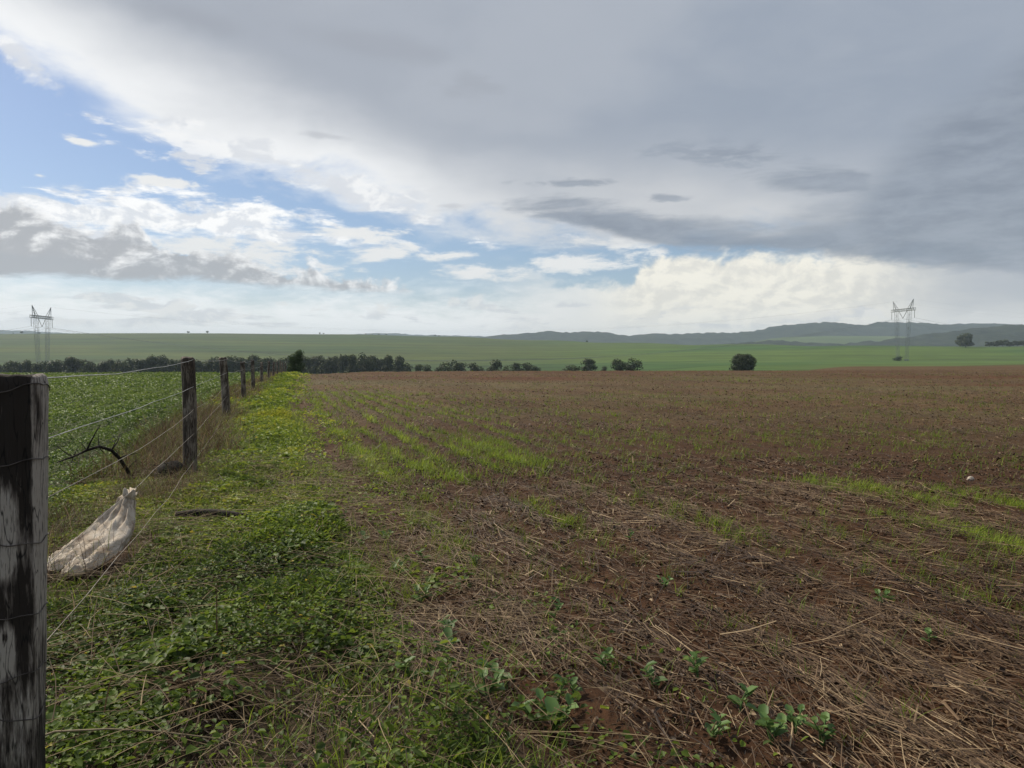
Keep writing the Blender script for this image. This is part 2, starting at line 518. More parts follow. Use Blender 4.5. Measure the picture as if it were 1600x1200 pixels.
PROF = [
    [(0, 0), (66, 0), (130, -3.5), (320, -12), (470, -11), (560, -7), (900, 16), (1500, ridge(521.5, 1500)), (1900, 40), (3000, 5), (9000, 0)],
    [(0, 0), (70, 0), (140, -3.5), (320, -12), (470, -11), (560, -7), (900, 16), (1500, ridge(519.5, 1500)), (1900, 42), (3000, 5), (9000, 0)],
    [(0, 0), (76, 0), (150, -3.5), (320, -11), (450, -11), (560, -7), (900, 14), (1500, ridge(521.5, 1500)), (1900, 38), (3000, 5), (9000, 0)],
    [(0, 0), (84, 0), (160, -3.2), (320, -9), (430, -9), (560, -5), (900, 12), (1450, ridge(525, 1450)), (1900, 34), (3000, 5), (9000, 0)],
    [(0, 0), (88, 0), (160, -2.6), (300, -6.5), (400, -6.5), (560, -3), (900, 12), (1300, ridge(531, 1300)), (1700, 26), (3000, 5), (9000, 0)],
    [(0, 0), (90, 0), (150, -2.2), (260, -4.6), (360, -4.5), (560, -1.5), (850, 12), (1150, ridge(534.5, 1150)), (1500, 20), (3000, 4), (9000, 0)],
    [(0, 0), (92, 0), (140, -1.8), (210, -2.3), (340, -2.2), (560, -0.6), (760, 9), (950, ridge(537, 950)), (1300, 15), (3000, 3), (9000, 0)],
    [(0, 0), (150, 0), (200, -1.2), (260, -1.6), (340, -1.7), (560, -0.9), (690, 7), (820, ridge(539, 820)), (1100, 12), (3000, 3), (9000, 0)],
    [(0, 0), (215, 0), (270, -0.6), (310, -0.8), (340, -0.9), (560, -0.6), (660, 6), (760, ridge(540, 760)), (1000, 11), (3000, 3), (9000, 0)],
]
LG = np.linspace(math.log(20), math.log(9000), 520)
_T = np.array([np.interp(np.exp(LG), *zip(*p)) for p in PROF])
_k = np.exp(-np.linspace(-2, 2, 15) ** 2); _k /= _k.sum()
_T = np.array([np.convolve(np.pad(r, 7, mode='edge'), _k, 'valid') for r in _T])


def H0(X, Y):
    """broad terrain height"""
    X = np.asarray(X, float); Y = np.asarray(Y, float)
    d = np.maximum(np.hypot(X, Y) * 0.25 + np.maximum(Y, 0) * 0.75, 1e-3)
    d = np.where(Y > 0, np.maximum(Y, 0.3 * np.hypot(X, Y)), 0.3 * np.hypot(X, Y))
    s = np.clip(X / np.maximum(d, 1e-3), SK[0], SK[-1])
    gi = np.clip((np.log(np.maximum(d, 20)) - LG[0]) / (LG[1] - LG[0]), 0, len(LG) - 1.001)
    i = gi.astype(int); f = gi - i
    si = np.clip(np.interp(s, SK, np.arange(len(SK))), 0, len(SK) - 1.001)
    j = si.astype(int); h = si - j; h = h * h * (3 - 2 * h)
    a = _T[j, i] * (1 - f) + _T[j, i + 1] * f
    b = _T[j + 1, i] * (1 - f) + _T[j + 1, i + 1] * f
    return a * (1 - h) + b * h


def zones(X, Y):
    """masks of the near ground: verge, crop, field + offset from the fence"""
    u = X - fx(Y)
    wob = (fbm(X * 0.9, Y * 0.45, 5) - 0.5)
    verge = sstep(u, -0.35, 0.05) * (1 - sstep(u + wob * 0.9, 1.45, 1.85))
    return u, verge


def H(X, Y):
    X = np.asarray(X, float); Y = np.asarray(Y, float)
    z = H0(X, Y)
    r = np.hypot(X, Y)
    near = 1 - sstep(r, 60, 110)
    u, verge = zones(X, Y)
    field = sstep(u, 1.4, 2.2)
    rows = np.cos(u / 1.05 / 0.52 * 2 * math.pi)
    z = z + near * (field * 0.026 * rows * (0.4 + fbm(X * 0.4, Y * 0.4, 9)) + 0.05 * verge)
    z = z + near * 0.10 * (fbm(X * 0.22, Y * 0.22, 3, 3) - 0.5)
    fine = 1 - sstep(r, 7, 20)
    z = z + (1 - sstep(r, 40, 120)) * sstep(r, 6, 18) * field * 0.07 * (fbm(X * 0.9, Y * 0.9, 23, 2) - 0.5)
    z = z + fine * (0.055 * (fbm(X * 3.1, Y * 3.1, 21, 4, 0.6) - 0.5))
    # two low contour banks crossing the far field
    for yb, amp in ((57, 0.16), (78, 0.22)):
        yy = Y - yb - 0.03 * X - 3 * np.sin(X * 0.03)
        z = z + amp * np.exp(-(yy / 3.0) ** 2) * sstep(u, 3, 9)
    # small rolling unevenness of the far country
    z = z + sstep(r, 200, 600) * 1.4 * (fbm(X * 0.006, Y * 0.006, 31, 3) - 0.5)
    return z


def build_ground():
    ang = np.concatenate([np.arange(-48, 48, 0.28), np.arange(48, 312, 4.0)])
    ang = np.radians(ang)
    rad = 0.5 * 1.018 ** np.arange(0, int(math.log(7000 / 0.5) / math.log(1.018)) + 2)
    A, B = np.meshgrid(ang, rad)
    X, Y = B * np.sin(A), B * np.cos(A)
    n, k = X.shape
    X, Y = X.ravel(), Y.ravel()
    Z = H(X, Y)
    r = np.hypot(X, Y)
    # ---- base colours of the land (albedo)
    u, verge = zones(X, Y)
    soil = np.array([0.056, 0.027, 0.013]); litter = np.array([0.135, 0.088, 0.040]); red = np.array([0.085, 0.034, 0.015])
    weed = np.array([0.085, 0.125, 0.024]); vgreen = np.array([0.050, 0.038, 0.021]); crop = np.array([0.05, 0.095, 0.028])
    farg = np.array([0.040, 0.072, 0.019]); fary = np.array([0.066, 0.088, 0.020]); farb = np.array([0.072, 0.066, 0.030])
    mid = sstep(r, 9, 34)[:, None]
    n1 = fbm(u * 0.55, Y * 0.12, 41, 4)[:, None]
    n2 = fbm(X * 0.12, Y * 0.12, 43, 4)[:, None]
    c = soil * (1 - mid) + mid * (soil + (litter - soil) * (0.35 + 0.9 * (n1 - 0.3)))
    band = red_band(X, Y)[:, None]
    c = c * (1 - 0.9 * band) + red * 0.9 * band
    gpatch = green_mask(X, Y)[:, None] * mid
    c = c * (1 - 0.6 * gpatch) + weed * 0.6 * gpatch
    olive = (mid[:, 0] * sstep(fbm(X * 0.10, Y * 0.2, 79, 4), 0.38, 0.68) * (1 - 0.6 * sstep(Y, 45, 75)))[:, None]
    c = c * (1 - 0.4 * olive) + np.array([0.105, 0.105, 0.042]) * 0.4 * olive
    c = c * (1 - verge[:, None]) + vgreen * verge[:, None]
    leftm = (1 - sstep(u, -1.3, -0.7))[:, None]
    c = c * (1 - leftm) + (soil * 0.4 + crop * 0.6) * leftm
    # beyond the field's rim
    crest = np.interp(X / np.maximum(Y, 1), [-0.7, -0.2, 0.0, 0.3, 0.7], [72, 80, 95, 110, 200])
    far = sstep(r + 18 * (fbm(X * 0.03, Y * 0.03, 51, 3) - 0.5), crest, crest * 1.25)[:, None]
    n3 = fbm(X * 0.004, Y * 0.006, 53, 4)[:, None]
    g = farg + (fary - farg) * sstep(n3, 0.35, 0.65)
    s = X / np.maximum(Y, 1)
    tr = (sstep(s, 0.3, 0.5) * (1 - sstep(r, 260, 420)))[:, None]
    g = g * (1 - 0.8 * tr) + farb * 0.8 * tr
    east = sstep(s, -0.05, 0.2)[:, None]
    g = g * (1 + np.array([0.10, 0.32, -0.05]) * east)
    up = sstep(r, 1200, 1500)[:, None] * (1 - sstep(s, -0.1, 0.05))[:, None]
    g = g * (1 - 0.25 * up) + np.array([0.05, 0.075, 0.035]) * 0.25 * up
    c = c * (1 - far) + g * far
    V = np.stack([X, Y, Z], 1)
    i, j = np.meshgrid(np.arange(n - 1), np.arange(k), indexing='ij')
    j2 = (j + 1) % k
    Fq = np.stack([i * k + j, (i + 1) * k + j, (i + 1) * k + j2, i * k + j2], -1).reshape(-1, 4)[:, ::-1]
    # close the middle
    V = np.concatenate([V, [[0, 0, float(H(0, 0))]]]); c = np.concatenate([c, soil[None]])
    q = np.arange(k)
    Ft = np.stack([np.full(k, len(V) - 1), (q + 1) % k, q], -1)
    soilness = np.concatenate([1 - far[:, 0], [1]])

    m, t, out = new_mat('farmland')
    geo = t.nodes.new('ShaderNodeNewGeometry')
    P = geo.outputs['Position']
    rot = t.nodes.new('ShaderNodeMapping'); rot.inputs['Rotation'].default_value = (0, 0, -math.atan2(ROW[0], ROW[1]) * -1)
    t.links.new(P, rot.inputs[0])
    st = t.nodes.new('ShaderNodeMapping'); st.inputs['Scale'].default_value = (1, 0.25, 1)
    t.links.new(rot.outputs[0], st.inputs[0])
    clod = noise(t, P, 16, 6, 0.65)
    fibre = noise(t, st.outputs[0], 42, 5, 0.6, 0.6)
    coarse = noise(t, P, 2.2, 4, 0.6)
    tilth = noise(t, P, 0.9, 6, 0.7)
    farn = noise(t, P, 0.035, 7, 0.62)
    lines = t.nodes.new('ShaderNodeMapping'); lines.inputs['Scale'].default_value = (0.0022, 0.03, 0.0)
    t.links.new(P, lines.inputs[0])
    terr = noise(t, lines.outputs[0], 1.0, 5, 0.55, 0.2)
    nearf = N(t, attr(t, 'near'))
    tint = attr(t, 'tint', 'Color')
    v1 = (clod - 0.5) * 1.5 + (fibre - 0.5) * 1.3 + (coarse - 0.5) * 0.8 + (tilth - 0.5) * 1.1 + 1.0
    v2 = (farn - 0.5) * 1.0 + (terr - 0.5) * 1.7 + 1.0
    v = v1.mx(0.25) * nearf + v2.mx(0.3) * nearf.rsub(1.0)
    sc = t.nodes.new('ShaderNodeVectorMath'); sc.operation = 'SCALE'
    t.links.new(tint, sc.inputs[0]); t.links.new(v.s, sc.inputs['Scale'])
    bsdf(t, out, sc.outputs[0], 0.92, 0.15, (clod * 0.6 + fibre * 0.4) * nearf, 0.9, 0.03)
    me = make_mesh('ground', V, [Fq, Ft], m, True, {'near': soilness}, c)
    o = link('ground', me)
    tag(o, 'brown stubble field, green verge and far green fields rolling to the horizon', 'ground', kind='structure')


# green strips of volunteer grass in the stubble, measured from the photograph (u, Y range, width, weight)
STRIPS = [(2.42, 6.8, 30, 0.20, 1.0), (2.95, 7.5, 42, 0.09, 1.1), (3.5, 7.5, 44, 0.11, 1.15), (4.03, 8, 48, .09, 1.0), (4.55, 10.0, 17, 0.34, 0.9), (4.58, 16, 50, .10, .95),
          (5.1, 11, 50, .09, .8), (5.65, 12, 50, .10, .8), (6.2, 13, 50, .09, .7), (3.15, 8.6, 11.5, 0.12, 0.8), (2.42, 28, 60, .3, .5),
          (4.75, 5.4, 8.6, 0.14, 0.7), (6.62, 5.4, 7.7, 0.26, 1.5), (7.45, 7.2, 9.6, 0.34, 1.0), (8.4, 6.7, 9, 0.20, 0.9),
          (6.3, 4.0, 5.2, 0.35, 0.4), (32, 42, 62, 4.0, 0.3), (5.6, 5.0, 6.4, .2, .4), (5.2, 4.2, 5.4, .2, .4), (3.6, 6.2, 8.4, .14, .5), (2.2, 5.0, 8.0, .2, .4),
          (7.4, 12, 40, .10, .35), (8.6, 13, 40, .10, .3), (9.9, 14, 40, .12, .3)]


def green_mask(X, Y):
    u = X - fx(Y)
    g = np.zeros_like(u)
    for uc, y0, y1, w, a in STRIPS:
        g = np.maximum(g, a * np.exp(-((u - uc) / w) ** 2) * sstep(Y, y0, y0 + 0.12 * (y1 - y0) + .3) * (1 - sstep(Y, y1 - 0.25 * (y1 - y0), y1)))
    blot = sstep(fbm(u * 2.2, Y * 0.9, 61, 4), 0.38, 0.60) * (0.35 + 0.65 * sstep(vn(u * 7.0, Y * 4.0, 63), 0.3, 0.6))
    return g * (0.14 + 0.86 * blot)


def red_band(X, Y):
    """strips of bare red earth along the contour banks"""
    u = X - fx(Y)
    band = np.zeros_like(X)
    for yb, w in ((40, 1.6), (54, 3.0), (66, 2.0), (77, 4.0), (92, 3.0), (118, 5), (150, 8)):
        yy = Y - yb - 0.03 * X - 3 * np.sin(X * 0.03) - 6 * (fbm(X * 0.08, Y * 0.08, 77, 3) - 0.5)
        band = np.maximum(band, np.exp(-(yy / w) ** 2))
    return band * sstep(u, 2, 8) * sstep(fbm(X * 0.035, Y * 0.2, 71, 3), 0.34, 0.56)


build_ground()


# ------------------------------------------------------------------ far hills
def build_hills(name, pts, D, depth, mat, label, base=0.0, wood=True, nseg=420, seed=1, s_lim=None, flat_top=1.0):
    xs = np.linspace(pts[0][0], pts[-1][0], nseg)
    ys = np.interp(xs, *zip(*pts))
    top = EYE + (HOR - ys) / F * D
    prof = [(-1, 0), (-0.8, 0.10), (-0.6, 0.30), (-0.45, 0.52), (-0.3, 0.74), (-0.15, 0.92), (0, 1.0), (0.2, 0.95), (0.5, 0.6), (1, 0)]
    ts = np.linspace(-1, 1, 41)
    h = np.interp(ts, *zip(*prof))
    Tg, XS = np.meshgrid(ts, xs, indexing='ij')
    Yg = D + Tg * depth
    Xg = (XS - 800) / F * D * (1 + 0.5 * Tg * depth / D)
    Z = base + (top[None, :] - base) * h[:, None]
    amp = (top.mean() - base)
    Z = Z + amp * 0.12 * (fbm(Xg * 0.004, Yg * 0.004, seed, 4) - 0.5) * np.sin(np.clip(h, 0, 1) * math.pi)[:, None]
    if wood:
        Z = Z + 7.0 * (vn(Xg * 0.06, Yg * 0.05, seed + 5) - 0.5) * (h > 0.05)[:, None]
    V = np.stack([Xg, Yg, Z], -1).reshape(-1, 3)
    k = nseg; n = len(ts)
    i, j = np.meshgrid(np.arange(n - 1), np.arange(k - 1), indexing='ij')
    Fq = np.stack([i * k + j, i * k + j + 1, (i + 1) * k + j + 1, (i + 1) * k + j], -1).reshape(-1, 4)
    o = link(name, make_mesh(name, V, Fq, mat))
    tag(o, label, 'hills', kind='structure')


def hill_mat(name, lo, hi, sc):
    m, t, out = new_mat(name)
    geo = t.nodes.new('ShaderNodeNewGeometry')
    n = noise(t, geo.outputs['Position'], sc, 6, 0.65)
    bsdf(t, out, ramp(t, n, [(0.3, lo), (0.7, hi)]), 0.95, 0.1, n, 0.6, 6.0)
    return m


HM = hill_mat('forested_hill', (0.006, 0.010, 0.008), (0.040, 0.050, 0.030), 0.022)
HF = hill_mat('pale_hill_field', (0.085, 0.12, 0.05), (0.12, 0.15, 0.06), 0.01)
build_hills('hills', [(700, 531), (760, 526), (800, 522), (840, 519), (862, 517.5), (890, 520), (915, 518.5), (940, 519), (965, 523), (985, 525.5), (1015, 521),
                      (1050, 522), (1100, 520.5), (1140, 520), (1180, 517), (1200, 512), (1225, 508), (1260, 505), (1290, 503.5), (1305, 503.5), (1330, 507),
                      (1352, 508.5), (1372, 503.5), (1400, 503.5), (1440, 505), (1475, 507), (1510, 506), (1540, 505), (1580, 507.5), (1640, 508),
                      (1760, 512), (1900, 520)], 3300, 700, HM, 'long dark blue wooded hills along the horizon', 5, seed=4)
build_hills('hills', [(-300, 520), (-120, 517), (0, 516), (40, 516.5), (80, 519), (160, 524), (400, 527), (520, 525), (560, 522), (590, 520.5), (615, 521), (650, 523),
                      (690, 524), (760, 525.5), (800, 523), (850, 524), (1000, 527), (1200, 527)], 5600, 600, HM, 'faint pale blue hills just clearing the far green ridge', 5, seed=9)
build_hills('hills', [(1150, 540), (1200, 530), (1225, 527), (1300, 525), (1400, 525.5), (1450, 528), (1520, 536)], 2450, 260, HF,
            'pale green clearing at the foot of the dark hills', 2, wood=False, seed=14)
build_hills('hills', [(1300, 541), (1345, 535), (1380, 532.5), (1420, 527), (1455, 522), (1490, 518), (1530, 513), (1570, 509), (1620, 507), (1760, 504), (1900, 510)],
            1900, 420, HM, 'nearer dark wooded hillside rising behind the lone round tree', 2, seed=21, nseg=260)
build_hills('hills', [(1080, 541), (1160, 536), (1200, 532), (1230, 534), (1290, 536.5), (1340, 540)], 1900, 240, HM,
            'low dark wooded rise in front of the pale clearing', 2, seed=27, nseg=160)


# ------------------------------------------------------------------ ribbons and leaves (vectorised)
def unit(a): return a / np.maximum(np.linalg.norm(a, axis=-1, keepdims=True), 1e-9)


def ribbons(P, D, L, W, bend, k=2, taper=1.0, roof=0.0):
    """N bent strips. P base, D unit direction, L length, W width, bend = offset vector at the tip. roof>0 gives a ridged stalk."""
    n = len(P)
    side = unit(np.cross(D, np.array([0, 0, 1.0])) + RNG.normal(0, 0.03, (n, 3)))
    up = unit(np.cross(side, D))
    ts = np.linspace(0, 1, k + 1)
    rows = []
    for tt in ts:
        c = P + D * (L * tt)[:, None] + bend * (tt * tt)
        w = (W * 0.5 * (1 - taper * tt ** 1.5))[:, None] + 1e-5
        if roof: rows += [c - side * w, c + up * w * roof, c + side * w]
        else: rows += [c - side * w, c + side * w]
    per = len(rows)
    V = np.stack(rows, 1).reshape(-1, 3)
    m = 3 if roof else 2
    f = []
    for q in range(k):
        for e in range(m - 1):
            a = q * m + e
            f.append([a, a + 1, a + m + 1, a + m])
    f = np.array(f)
    Fq = (np.arange(n)[:, None, None] * per + f[None]).reshape(-1, 4)
    return V, Fq, per


def leaves(P, fwd, nrm, L, W, fold=0.25):
    """N oval leaves folded along the midrib: 6 points, 2 quads each"""
    n = len(P)
    fwd = unit(fwd); side = unit(np.cross(fwd, nrm)); up = unit(np.cross(side, fwd))
    l, w = L[:, None], W[:, None]
    b = P
    l1 = P + fwd * l * 0.30 - side * w * 0.5 + up * w * fold
    l2 = P + fwd * l * 0.72 - side * w * 0.42 + up * w * fold * 0.7
    tip = P + fwd * l - up * l * 0.12
    r2 = P + fwd * l * 0.72 + side * w * 0.42 + up * w * fold * 0.7
    r1 = P + fwd * l * 0.30 + side * w * 0.5 + up * w * fold
    V = np.stack([b, l1, l2, tip, r2, r1], 1).reshape(-1, 3)
    f = np.array([[0, 1, 2, 3], [0, 3, 4, 5]])
    Fq = (np.arange(n)[:, None, None] * 6 + f[None]).reshape(-1, 4)
    return V, Fq


def merge(parts):
    V, Fs, r, o = [], [], [], 0
    for v, f, a in parts:
        V.append(v); Fs.append(f + o); r.append(a); o += len(v)
    return np.concatenate(V), np.concatenate(Fs), np.concatenate(r)


def wedge(n, y0, y1, s0=-0.74, s1=0.74, pad=0.8):
    """points spread evenly over the ground between two distances, a little wider than the view"""
    a0 = (s1 - s0) * y0 + 2 * pad; a1 = (s1 - s0) * y1 + 2 * pad
    q = RNG.random(n)
    w = np.sqrt(a0 * a0 + q * (a1 * a1 - a0 * a0))
    Y = y0 + (w - a0) / (a1 - a0) * (y1 - y0)
    X = Y * s0 - pad + RNG.random(n) * ((s1 - s0) * Y + 2 * pad)
    return X, Y


TUFT = gp(300, 1130)[:2]
SACK_C = np.array([-3.01, 5.55])


def stuff(name, parts, mat, label, cat, smooth=True):
    V, Fq, r = merge(parts)
    o = link(name, make_mesh(name, V, Fq, mat, smooth, {'rnd': r}))
    return tag(o, label, cat, kind='stuff')


def fade(Y, y0, y1):
    """soft ends so that one density band runs into the next"""
    return (sstep(Y, y0, y0 * 1.3) if y0 > 12 else 1.0) * ((1 - sstep(Y, y1 * 0.72, y1)) if y1 > 12 else 1.0)


# ------------------------------------------------------------------ straw
def build_straw():
    parts = []
    for n, y0, y1, roof, lmax, wd in ((40000, 1.6, 4.6, .7, .30, .0036), (58000, 4.6, 9, .7, .28, .0046), (80000, 9, 21, 0, .24, .0074),
                                      (84000, 15, 44, 0, .28, .014), (110000, 34, 112, 0, .32, .026)):
        X, Y = wedge(n, y0, y1)
        u, verge = zones(X, Y)
        dens = sstep(u + 0.5 * (fbm(X, Y, 83) - .5), 1.15, 2.1) * (0.2 + 0.9 * sstep(fbm(u * 0.9, Y * 0.4, 85, 4), 0.32, 0.62)) + 0.42 * verge
        dens = np.where(u < -0.2, 0.06, dens) * (1 - 0.6 * np.clip(green_mask(X, Y), 0, 1))
        dens = dens * (1 - 0.8 * red_band(X, Y)) * fade(Y, y0, y1)
        dens = dens * (0.78 + 0.30 * np.cos(u / 1.05 / 0.52 * 2 * math.pi) * (1 - sstep(Y, 30, 60)))
        bare = sstep(fbm(X * 0.9, Y * 0.6, 87, 3), 0.56, 0.68)
        dens *= 1 - 0.7 * bare
        kp = RNG.random(n) < dens
        X, Y = X[kp], Y[kp]; n = len(X)
        # stalks lie mostly along the rows, swirled a little by the harvester and the rain
        sw = (fbm(X * 0.5, Y * 0.5, 91, 3) - 0.5) * 1.5
        a = math.atan2(ROW[1], ROW[0]) + sw + RNG.normal(0, 0.36, n)
        rnd = RNG.random(n)
        a = np.where(rnd < 0.25 + 0.35 * sstep(fbm(X * 0.6, Y * 0.6, 93, 2), 0.45, 0.7) + (0.0 if y0 < 9 else 0.2), RNG.random(n) * math.pi * 2, a)
        a = a + math.pi * (RNG.random(n) < 0.5)
        tilt = RNG.normal(0.0, 0.045, n) + np.where(RNG.random(n) < 0.05, RNG.random(n) * 0.5, 0)
        L = 0.03 + RNG.beta(1.2, 2.8, n) * lmax * 1.4
        D = np.stack([np.cos(a) * np.cos(tilt), np.sin(a) * np.cos(tilt), np.sin(tilt)], 1)
        c = np.stack([X, Y, np.zeros(n)], 1) - D * (L * 0.5)[:, None]
        lift = RNG.gamma(1.2, 0.016, n) + 0.003
        e = c + D * L[:, None]
        c[:, 2] = np.maximum(H(c[:, 0], c[:, 1]), H(X, Y) - 0.03) + lift
        ez = np.maximum(H(e[:, 0], e[:, 1]), H(X, Y) - 0.03) + lift + np.sin(np.abs(tilt)) * L
        D[:, 2] = (ez - c[:, 2]) / L
        W = wd * (0.4 + RNG.gamma(2.0, 0.35, n))
        b = RNG.normal(0, 0.05, (n, 3)) * (L * (0.4 + RNG.gamma(1.0, 1.2, n)))[:, None]; b[:, 2] *= 0.25
        V, Fq, per = ribbons(c, unit(D), L, W, b, 2 if roof else 1, 0.25, roof)
        tone = np.clip(RNG.beta(1.5, 2.0, n) * 0.95 + 0.5 * (fbm(X * 0.7, Y * 0.4, 97, 3) - 0.5), 0, 1)
        tone = np.where(RNG.random(n) < 0.035, 0.85 + 0.15 * RNG.random(n), tone)
        parts.append((V, Fq, np.repeat(tone, per)))
    # flat scraps of dead leaf and husk between the stalks
    for n, y0, y1, sz in ((16000, 1.6, 5, .022), (22000, 5, 11.5, .026), (22000, 11, 34, .034), (22000, 24, 90, .055)):
        X, Y = wedge(n, y0, y1)
        u, verge = zones(X, Y)
        kp = (u > 0.2) & (RNG.random(n) < (0.35 + 0.65 * sstep(u, 1.2, 2.0)) * fade(Y, y0 if y0 > 20 else 0, y1 if y1 > 12 else 1))
        X, Y = X[kp], Y[kp]; n = len(X)
        a = RNG.random(n) * 6.283
        fwd = np.stack([np.cos(a), np.sin(a), RNG.normal(0, .3, n)], 1)
        nrm = np.stack([RNG.normal(0, .6, n), RNG.normal(0, .6, n), np.ones(n)], 1)
        L = sz * (0.4 + 1.3 * RNG.random(n))
        V, Fq = leaves(np.stack([X, Y, H(X, Y) + .006 + RNG.random(n) * .03], 1), fwd, nrm, L, L * (0.2 + 0.5 * RNG.random(n)), 0.5)
        parts.append((V, Fq, np.repeat(np.clip(RNG.beta(1.4, 2.2, n), 0, 1), 6)))
    stuff('straw', parts, M['straw'], 'matted dry brown crop stalks lying along the rows of the stubble field', 'straw')


# ------------------------------------------------------------------ low leafy weeds of the verge
def build_cover():
    parts = []
    for n, y0, y1, size in ((90000, 1.4, 5.0, .027), (95000, 5.0, 10, .033), (75000, 10, 22, .050), (55000, 22, 48, .086), (30000, 48, 90, .15)):
        Y = np.sqrt(y0 ** 2 + RNG.random(n) * (y1 ** 2 - y0 ** 2)) if y0 > 9 else y0 + RNG.random(n) * (y1 - y0)
        U = -1.9 + RNG.random(n) * 4.9
        X = fx(Y) + U
        u, verge = zones(X, Y)
        cl = fbm(X * 1.1, Y * 0.8, 101, 4)
        dens = verge * (0.12 + 0.88 * sstep(cl + 0.10 * sstep(Y, 5.5, 8), 0.33, 0.52))
        leftz = sstep(u, -1.9, -1.2) * (1 - sstep(u, -0.3, 0.1))
        dens = np.maximum(dens, leftz * sstep(cl, 0.40, 0.56) * (0.85 - 0.5 * sstep(Y, 9, 12)))
        dens = np.maximum(dens, 0.16 * sstep(u, 1.3, 1.6) * (1 - sstep(u, 2.0, 2.9)) * sstep(fbm(X * 2.2, Y * 2.2, 103, 3), 0.5, 0.62))
        dens = np.where(np.abs(u - 1.62 - 0.10 * np.sin(Y * .5)) < 0.13, dens * 0.15, dens)   # wheel rut along the verge
        inside = ((X - SACK_C[0]) / 0.34) ** 2 + ((Y - SACK_C[1]) / 0.75) ** 2 < 1
        dens = np.where(inside, 0, dens)
        dens = np.where(np.hypot(X - TUFT[0], Y - TUFT[1]) < 0.20, dens * 0.15, dens)
        kp = RNG.random(n) < dens
        X, Y, u, cl = X[kp], Y[kp], u[kp], cl[kp]; n = len(X)
        mound = 0.03 + 0.15 * sstep(fbm(X * 1.7, Y * 1.2, 107, 3), 0.25, 0.75) * (0.5 + 0.5 * sstep(u, -0.1, 0.5) * (1 - sstep(u, 1.3, 1.9)))
        q = RNG.random(n) ** 0.55
        Z = H(X, Y) + 0.015 + mound * q
        a = RNG.random(n) * 2 * math.pi
        fwd = np.stack([np.cos(a), np.sin(a), RNG.normal(0.05, 0.25, n)], 1)
        nrm = np.stack([RNG.normal(0, .45, n), RNG.normal(0, .45, n), np.ones(n)], 1)
        L = size * (0.5 + RNG.random(n) * 0.9)
        asp = 0.55 + 0.25 * RNG.random(n)
        kind = vn(X * 2.6 + 40, Y * 2.6, 115) + RNG.normal(0, .10, n)       # patches of other species
        L = np.where(kind > 0.74, L * 1.5, np.where(kind < 0.24, L * 1.5, L)); asp = np.where(kind < 0.24, 0.28, asp)
        fwd[:, 2] += np.where(kind < 0.24, 0.7, 0.0)
        if y0 > 9: L = np.minimum(L, size * 1.6)
        V, Fq = leaves(np.stack([X, Y, Z], 1), fwd, nrm, L, L * asp)
        yel = sstep(fbm(X * 0.45, Y * 0.22, 109, 3), 0.45, 0.75) * sstep(Y, 6, 12)
        tone = np.clip(0.13 + 0.62 * RNG.beta(1.6, 1.8, n) + 0.25 * yel + 0.7 * (fbm(X * 1.3, Y * 1.0, 113, 3) - .5) - 0.02 + 0.19 * sstep(Y, 4.0, 8.5), 0, 0.93)
        tone = np.where(RNG.random(n) < 0.006, 1.0, tone)
        parts.append((V, Fq, np.repeat(tone, 6)))
    stuff('ground_cover', parts, M['cover'], 'low bright green leafy weeds carpeting the verge beside the fence', 'weeds')


# ------------------------------------------------------------------ grass
def tufts(X, Y, blades, hmin, hmax, wd, spread=0.04, lean=0.35, k=2):
    n = len(X)
    Xb = np.repeat(X, blades) + RNG.normal(0, spread, n * blades)
    Yb = np.repeat(Y, blades) + RNG.normal(0, spread, n * blades)
    m = n * blades
    a = RNG.random(m) * 2 * math.pi
    ln = np.abs(RNG.normal(0, lean, m))
    D = np.stack([np.cos(a) * np.sin(ln), np.sin(a) * np.sin(ln), np.cos(ln)], 1)
    L = (hmin + RNG.random(m) * (hmax - hmin)) * np.repeat(0.7 + 0.5 * RNG.random(n), blades)
    P = np.stack([Xb, Yb, H(Xb, Yb) - 0.004], 1)
    bend = np.stack([np.cos(a), np.sin(a), -0.5 * np.ones(m)], 1) * (L * (0.15 + 0.45 * RNG.random(m)))[:, None]
    V, Fq, per = ribbons(P, unit(D), L, np.broadcast_to(wd, (m,)) * (0.7 + .6 * RNG.random(m)), bend, k, 0.92)
    return V, Fq, per, m


